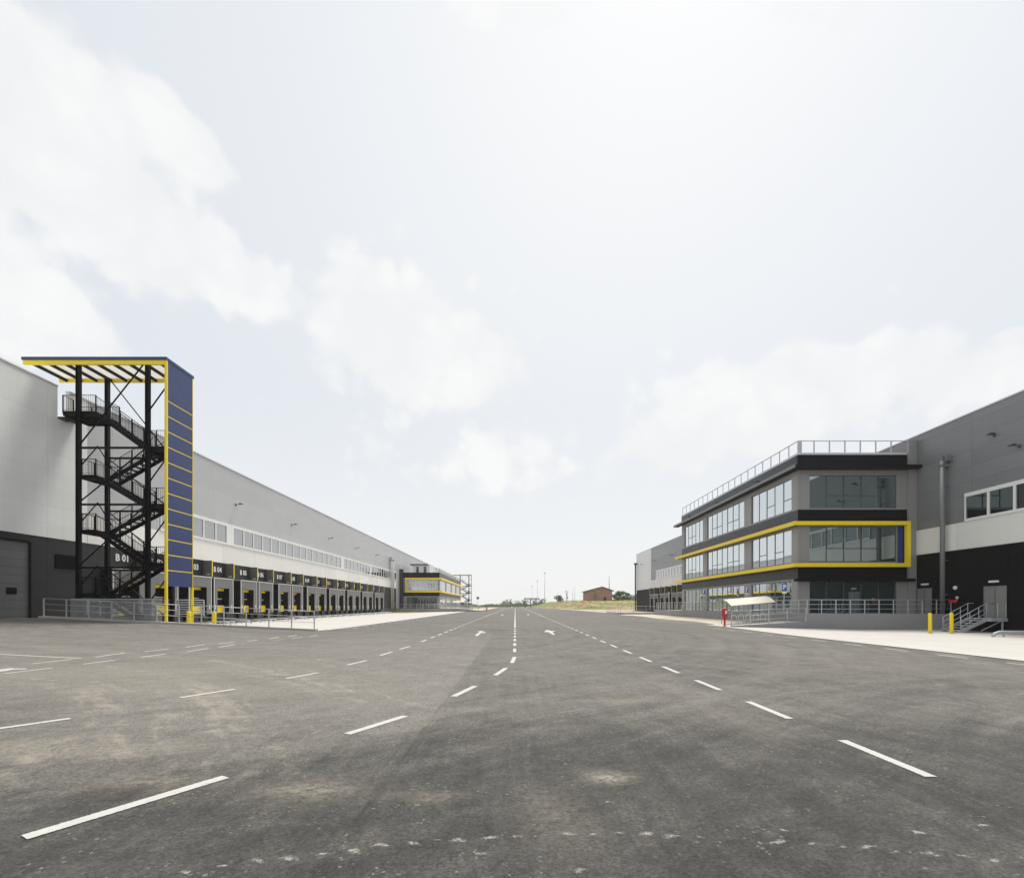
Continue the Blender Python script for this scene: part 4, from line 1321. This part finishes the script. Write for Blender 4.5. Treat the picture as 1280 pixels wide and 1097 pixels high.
# ------------------------------------------------------------------ metal steps at the right
sx0, sx1, sy0, sy1 = 31.1, 32.9, 33.75, 35.15
z0, z1 = gz(31.1, 34.4) + .02, .80
ms = thing('metal_steps', 'galvanised metal steps with handrails up to the grey door on the right', 'steps', (sx0, sy0, z0))
for y in (sy0, sy1):
    b = MB(); b.bar((sx0 - .15, y, z0 - .02), (sx1, y, z1 - .10), .04, .24); b.build('stringer', 'galv', ms)
n = 6
for k in range(n):
    f = (k + .5) / n; b = MB(); b.box(sx0 + (sx1 - sx0) * k / n, sx0 + (sx1 - sx0) * (k + 1) / n + .03, sy0 + .025, sy1 - .025, z0 + (z1 - z0) * (k + 1) / n - .05, z0 + (z1 - z0) * (k + 1) / n - .01)
    b.build('tread', 'galv', ms)
b = MB(); b.box(sx1, RX + .02, sy0 - .35, sy1 + .02, z1 - .06, z1); b.box(sx1, RX + .02, sy0 - .37, sy0 - .32, z1 - .22, z1 - .06); b.box(sx1 - .02, sx1 + .03, sy0 - .35, sy1, z1 - .22, z1 - .06); b.build('landing', 'galv', ms)
b = MB(); b.box(33.7, 33.78, sy0 - .3, sy0 - .22, z0, z1 - .06); b.bar((sx1 - .3, sy0 + .1, z0 + .1), (33.7, sy0 - .2, z1 - .2), .05, .05); b.build('prop', 'galv', ms)
for y in (sy0 + .0, sy1):
    b = MB()
    for h in (.36, .7, 1.05): b.tube([(sx0, y, z0 + h), (sx1, y, z1 + h)], .022, 8)
    b.tube([(sx1, y, z1 + 1.05), (sx1 + (.4 if y > sy0 else .0) + .01, y, z1 + 1.05)], .022, 8)
    for f in (0, .35, .7, 1.0):
        x = sx0 + (sx1 - sx0) * f; zz = z0 + (z1 - z0) * f; b.tube([(x, y, zz - .05), (x, y, zz + 1.05)], .024, 8)
    b.build('handrail', 'galv', ms)
b = MB()
for x in (33.35, 33.93): b.tube([(x, sy0 - .33, z1), (x, sy0 - .33, z1 + 1.0)], .024, 8)
b.build('landing_post', 'galv', ms)
gx, gy = 29.0, 29.3
zz = gz(gx, gy) + .02
t = thing('wheel_guide', 'low bent steel wheel guide lying on pale concrete at the right edge', 'wheel guide', (gx, gy, zz))
b = MB(); b.tube([(gx - .05, gy, zz), (gx + .05, gy, zz + .18), (gx + .35, gy, zz + .28), (gx + 1.5, gy - .02, zz + .28), (gx + 4.2, gy - .1, zz + .28)], .09, 10); b.build('guide_tube', 'galv', t)
b = MB()
for q in (.6, 2.4): b.tube([(gx + q, gy, zz - .02), (gx + q, gy, zz + .25)], .05, 8)
b.build('support', 'galv', t)

# ------------------------------------------------------------------ bike shelter with racks
def bike_shelter(label):
    x0, x1, yb, yf = 17.75, 21.4, 41.95, 39.75
    t = thing('bike_shelter', label, 'bike shelter', (x0, yf, 0))
    def zt(x): return .085 * (x - 21.4)
    prof = [(yb, 2.42), (yb - .45, 2.50), (yb - .95, 2.46), (yb - 1.4, 2.34), (yb - 1.8, 2.18), (yf, 1.98)]
    b = MB()
    for (ya, za), (yc, zc) in zip(prof[:-1], prof[1:]):
        for xa, xb in zip(rng(x0, x1, .6)[:-1], rng(x0, x1, .6)[1:]):
            p = [(xa, ya, za + zt(xa)), (xb, ya, za + zt(xb)), (xb, yc, zc + zt(xb)), (xa, yc, zc + zt(xa))]
            b.face(p); b.face([(u, v, w - .03) for u, v, w in reversed(p)])
    b.build('canopy', 'tarp', t)
    for x in (x0 + .12, x1 - .12):
        b = MB(); b.tube([(x, yb - .1, .1), (x, yb - .12, 2.2 + zt(x)), (x, yb - .3, 2.42 + zt(x)), (x, yf + .1, 1.94 + zt(x))], .035, 8); b.build('post', 'galv', t)
    b = MB(); b.tube([(x0, yb - .02, 2.40 + zt(x0)), (x1, yb - .02, 2.40)], .03, 8); b.tube([(x0, yf + .02, 1.94 + zt(x0)), (x1, yf + .02, 1.94)], .03, 8); b.build('edge_tube', 'galv', t)
    return t


bs = bike_shelter('curved cream canopy of the bike shelter in front of the right office')
for i, x in enumerate((17.9, 18.5, 19.1, 19.7, 20.3)):
    z = .08 + (x - 16.7) * .056
    t = thing('bike_rack', ['first', 'second', 'third', 'fourth', 'fifth'][i] + ' bike hoop from the red hydrant, under the cream canopy', 'bike rack', (x, 39.6, z), 'bike hoops under the shelter')
    b = MB(); pts = [(x - .2, 39.6, z)] + [(x - .2 * math.cos(a), 39.6, z + .58 + .2 * math.sin(a)) for a in rng(0, math.pi, .35)] + [(x + .2, 39.6, z)]
    b.tube(pts, .024, 8); b.build('hoop', 'alu', t)
    b = MB(); b.box(x - .27, x - .13, 39.53, 39.67, z - .005, z + .012); b.box(x + .13, x + .27, 39.53, 39.67, z - .005, z + .012); b.build('foot_plate', 'galv', t)
dup(bs, (-19.5, 150, .95), 'distant pale bike shelter on the terrace of the far left office')


def hydrant(x, y, label):
    z = gz(x, y)
    t = thing('hydrant', label, 'hydrant', (x, y, z), 'red fire hydrants')
    b = MB(); b.tube([(x, y, z - .1), (x, y, z + .8)], .075, 12); b.tube([(x, y, z), (x, y, z + .04)], .16, 12); b.build('pillar', 'red', t)
    b = MB(); b.box(x - .20, x + .20, y - .14, y + .14, z + .74, z + 1.36); b.build('cabinet', 'red', t, .03)
    b = MB(); b.tube([(x, y, z + 1.36), (x, y, z + 1.42), (x, y, z + 1.47)], [.16, .13, .05], 12); b.build('cap', 'red', t)
    b = MB(); b.box(x - .02, x + .12, y - .15, y - .142, z + 1.0, z + 1.26); b.build('notice_plate', 'signwhite', t)
    for s in (-1, 1):
        b = MB(); b.tube([(x + s * .07, y - .02, z + .64), (x + s * .22, y - .05, z + .60)], .05, 10); b.build('outlet', 'red', t)


hydrant(16.55, 38.2, 'red hydrant pillar at the corner of the pale ramp on the right')
hydrant(-7.2, 122.2, 'tiny far red hydrant at the foot of the left ramp')


# ------------------------------------------------------------------ signs
def sign(x, y, zb, zt, w, kind, label):
    z = max(gz(x, y), .1)
    t = thing('parking_sign' if kind in 'PW' else 'sign_post', label, 'sign', (x, y, z), 'signs along the office terrace')
    b = MB(); b.tube([(x, y, z), (x, y, zt + .04)], .03, 8); b.build('post', 'galv', t)
    if kind == 'N':
        b = MB(); b.box(x + .03, x + .06, y - w / 2, y + w / 2, zb, zt); b.build('panel', 'galv', t); return
    h = (zt - zb); zp = zb + h * .25
    b = MB(); b.box(x - w / 2, x + w / 2, y - .045, y - .032, zp, zt); p = b.build('panel', 'signblue', t)
    b = MB(); b.box(x - w / 2, x + w / 2, y - .045, y - .032, zb, zp - .02); b.build('lower_panel', 'signwhite', t)
    if kind == 'P': text('P', .52, 'signwhite', p, 'letter', (x, y - .052, (zp + zt) / 2), (1, 0, 0), (0, 0, 1), .003, .03)
    else:
        b = MB(); b.prism([(x - w * .36, zp + .05), (x - w * .36, zt - .05), (x + w * .40, zt - .05), (x + w * .06, zp + .26), (x + w * .12, zp + .05)], 'y', y - .05, y - .047); b.build('symbol', 'signwhite', p)


sign(22.25, 40.0, 2.66, 3.52, .37, 'P', 'blue parking sign with white P beside the bike shelter canopy')
sign(22.1, 46.2, 2.72, 3.5, .32, 'W', 'blue and white sign above the middle of the bike shelter canopy')
sign(22.2, 57.0, 2.8, 3.7, .34, 'W', 'small blue sign on the farther post left of the bike shelter')
sign(22.2, 70.0, 3.0, 3.7, .3, 'N', 'bare grey sign post at the far end of the terrace wall')
t = thing('round_sign', 'round dark sign seen from behind on a thin post left of the road', 'sign', (-11.6, 150, .3))
b = MB(); b.tube([(-11.6, 150, .3), (-11.6, 150, 4.6)], .05, 8); b.build('post', 'galv', t)
b = MB(); b.tube([(-11.6, 149.95, 4.1), (-11.6, 149.91, 4.1)], .42, 20); b.build('disc', 'lamp', t)

# low wall and railing at the far right, past the terrace
t = thing('low_wall', 'low pale kerb wall at the far right before the grassy bank', 'wall', (18, 82.5, 0))
b = MB(); b.box(17.9, 24.6, 82.3, 82.6, -.2, .48); b.box(17.9, 18.2, 82.6, 95, -.2, .5); b.build('wall_block', 'kerb', t)
railing([(18.0, 95, .5), (18.0, 82.45, .48), (24.5, 82.45, .48)], 'thin railing on the low kerb wall at the far right', step=2.2, mids=(.55,))

# ------------------------------------------------------------------ far background
t = thing('brick_house', 'small red brick house with low gable roof on the grassy bank', 'house', (38, 220, 3.6))
hx0, hx1, hy0, hy1, hz0 = 32.0, 43.3, 216, 228, 2.4
b = MB(); b.prism([(hx0, hz0), (hx1, hz0), (hx1, 8.35), ((hx0 + hx1) / 2 + 1.2, 9.9), (hx0, 8.1)], 'y', hy0, hy1); b.build('wall', 'brick', t)
b = MB()
xm = (hx0 + hx1) / 2 + 1.2
b.prism([(hx0 - .7, 8.0), (xm, 10.02), (xm, 10.32), (hx0 - .7, 8.3)], 'y', hy0 - .6, hy1 + .6); b.prism([(xm, 10.02), (hx1 + .8, 8.2), (hx1 + .8, 8.5), (xm, 10.32)], 'y', hy0 - .6, hy1 + .6); b.build('roof', 'rooftile', t)
b = MB(); b.box(39.5, 40.6, hy0 - .03, hy0 - .005, 4.2, 5.6); b.build('window', 'void', t)


def mast(x, y, h, r, label, cat='mast', head=True, z=None):
    z = terrain(x, y) if z is None else z
    t = thing('light_mast' if head else 'pole', label, cat, (x, y, z), 'far masts and poles')
    b = MB(); b.tube([(x, y, z - .2), (x, y, z + h)], [r, r * .6], 8); b.build('shaft', 'pole', t)
    if head: b = MB(); b.box(x - r * 3, x + r * 3, y - .2, y + .2, z + h, z + h + .3); b.build('lamp_head', 'lamp', t)
    return t


mast(42.6, 219, 13.0, .32, 'thick grey pole rising behind the red brick house', head=False, z=2.5)
mast(18.3, 300, 18.5, .20, 'tallest thin light mast on the skyline right of the road')
mast(13.8, 300, 15, .12, 'thin light mast left of the tallest mast')
mast(11.2, 320, 13, .11, 'faint shorter light mast above the far gantry')
for i, (px, h) in enumerate(((697, 7.2), (702, 4.0), (708, 7.2), (716, 6.5), (718.5, 7.6))):
    y = 190; x = (px - VX) / F * y
    mast(x, y, h, .10, ('leftmost', 'short', 'middle', 'fourth', 'rightmost')[i] + ' bare pole of the group standing on the dry bank', 'pole', False)
t = thing('gantry', 'far flat roofed gantry on thin legs where the road ends', 'gantry', (9, 300, .5))
b = MB(); b.box(5.5, 15.2, 300, 306, 5.9, 6.5); b.build('roof', 'lamp', t)
for x in (6.2, 9.6, 13.2, 14.8):
    b = MB(); b.box(x - .2, x + .2, 300.4, 300.8, .3, 5.9); b.build('leg', 'lamp', t)


def tree(x, y, h, w, leaf, label, kind='tree', group=None, n=1400, trunk=.3, low=.12, seed=0, z=None):
    rs = random.Random(seed * 31 + 5)
    z = terrain(x, y) if z is None else z
    t = thing(kind, label, 'tree' if kind == 'tree' else 'bush', (x, y, z), group)
    b = MB(); b.tube([(x, y, z - .2), (x + .05 * w, y, z + h * .45), (x, y, z + h * .8)], [trunk, trunk * .6, trunk * .15], 7)
    for k in range(6):
        a = rs.uniform(0, 6.28); q = z + h * rs.uniform(.25, .6)
        b.tube([(x, y, q), (x + math.cos(a) * w * .32, y + math.sin(a) * w * .32, q + h * .22)], [trunk * .35, trunk * .08], 5)
    b.build('trunk', 'bark', t)
    c = MB()
    lobes = [(rs.gauss(0, .24) * w, rs.gauss(0, .24) * w, h * rs.uniform(low + .15, .86), rs.uniform(.16, .30)) for _ in range(13)]
    s = max(.10, w * .045)
    for k in range(n):
        lx, ly, lz, lr = rs.choice(lobes)
        d = Vector((rs.gauss(0, 1), rs.gauss(0, 1), rs.gauss(0, 1))).normalized() * (rs.random() ** .45)
        p = Vector((x + lx + d.x * lr * w, y + ly + d.y * lr * w, z + lz + d.z * lr * min(h, w) * .8))
        if p.z < z + h * low: continue
        u = Vector((rs.gauss(0, 1), rs.gauss(0, 1), rs.gauss(0, 1))).normalized(); v = u.orthogonal().normalized(); q = s * rs.uniform(.6, 1.5)
        c.face([p - u * q, p + v * q * .6, p + u * q, p - v * q * .6])
    c.build('crown', leaf, t)


tree(33.8, 205, 6.0, 2.6, 'leaf2', 'slim young tree in front of the red brick house', n=700, trunk=.1, low=.1, seed=1, z=3.2)
tree(47.4, 220, 5.4, 7.4, 'leaf', 'rounded dark green bush to the right of the red brick house', 'bush', n=2200, low=0, seed=2, z=2.8)
tree(63, 262, 6.0, 8, 'leaf3', 'pale bush behind, beside the corner of the right warehouse', 'bush', n=1500, low=0, seed=3, z=2.2)
tree(23.4, 260, 4.6, 6.0, 'leaf3', 'greyish tree clump on the bank left of the bare poles', n=1200, low=.05, seed=4, z=3.2)
tree(28.0, 262, 8.2, 1.6, 'leaf3', 'narrow upright tree beside the greyish clump', n=500, trunk=.12, seed=5, z=3.4)
for i, (px, y, h, w) in enumerate(((637.5, 420, 9.0, 7.5), (633, 425, 6.0, 8), (647, 430, 6.5, 5), (655.5, 380, 7.0, 6.5), (669, 385, 6.5, 6), (677, 380, 6.5, 6), (626, 470, 5.5, 8))):
    tree((px - VX) / F * y, y, h, w, 'leaf3', ('tallest rounded', 'low bushy', 'small', 'dark', 'small round', 'loose', 'leftmost low')[i] + ' tree on the skyline ' + ('just left of the centre line', 'left of the tallest rounded one', 'right of the centre line', 'under the left end of the gantry', 'under the right end of the gantry', 'at the foot of the tallest mast', 'over the far road')[i], group='trees on the skyline', n=500, low=.05, seed=10 + i)
# far hedge line: reads as one mass
rs = random.Random(77); c = MB()
for k in range(9000):
    x = rs.uniform(-420, 700); y = rs.uniform(470, 560)
    h = 2.2 + 1.5 * math.sin(x * .07) + 1.2 * math.sin(x * .23 + 1) + 1.0
    p = Vector((x, y, .5 + max(0.2, h) * rs.random() ** .7 * (1.2 if x > 60 else .8)))
    u = Vector((rs.gauss(0, 1), rs.gauss(0, .3), rs.gauss(0, .7))).normalized(); v = Vector((-u.z, 0, u.x)); q = rs.uniform(.5, 1.3)
    c.face([p - u * q * 1.5, p + v * q, p + u * q * 1.5, p - v * q])
stuff(c.build('distant_hedge', 'leaf3'))
# dry grass tufts on the bank
rs = random.Random(5); c = MB()
for k in range(4000):
    y = rs.uniform(166, 240); x = rs.uniform(19 - (y - 165) * .08, 75)
    z = terrain(x, y); h = rs.uniform(.1, .34)
    a = rs.uniform(0, 3.14); w = rs.uniform(.08, .3)
    c.face([(x - w * math.cos(a), y - w * math.sin(a), z - .02), (x + w * math.cos(a), y + w * math.sin(a), z - .02), (x + rs.uniform(-.2, .2), y + rs.uniform(-.2, .2), z + h)])
stuff(c.build('grass', 'grass'))

# ------------------------------------------------------------------ haze in the air
hm = bpy.data.materials.new('haze'); hm.use_nodes = True
ht = hm.node_tree
for n in list(ht.nodes): ht.nodes.remove(n)
ho = ht.nodes.new('ShaderNodeOutputMaterial'); hv = ht.nodes.new('ShaderNodeVolumePrincipled')
hv.inputs['Color'].default_value = (.97, .98, .99, 1); hv.inputs['Anisotropy'].default_value = .2; hv.inputs['Density'].default_value = .00026
ht.links.new(hv.outputs[0], ho.inputs['Volume'])
M['haze'] = hm
b = MB(); b.box(-1250, 1250, -250, 900, -3, 22); stuff(b.build('haze', 'haze'))
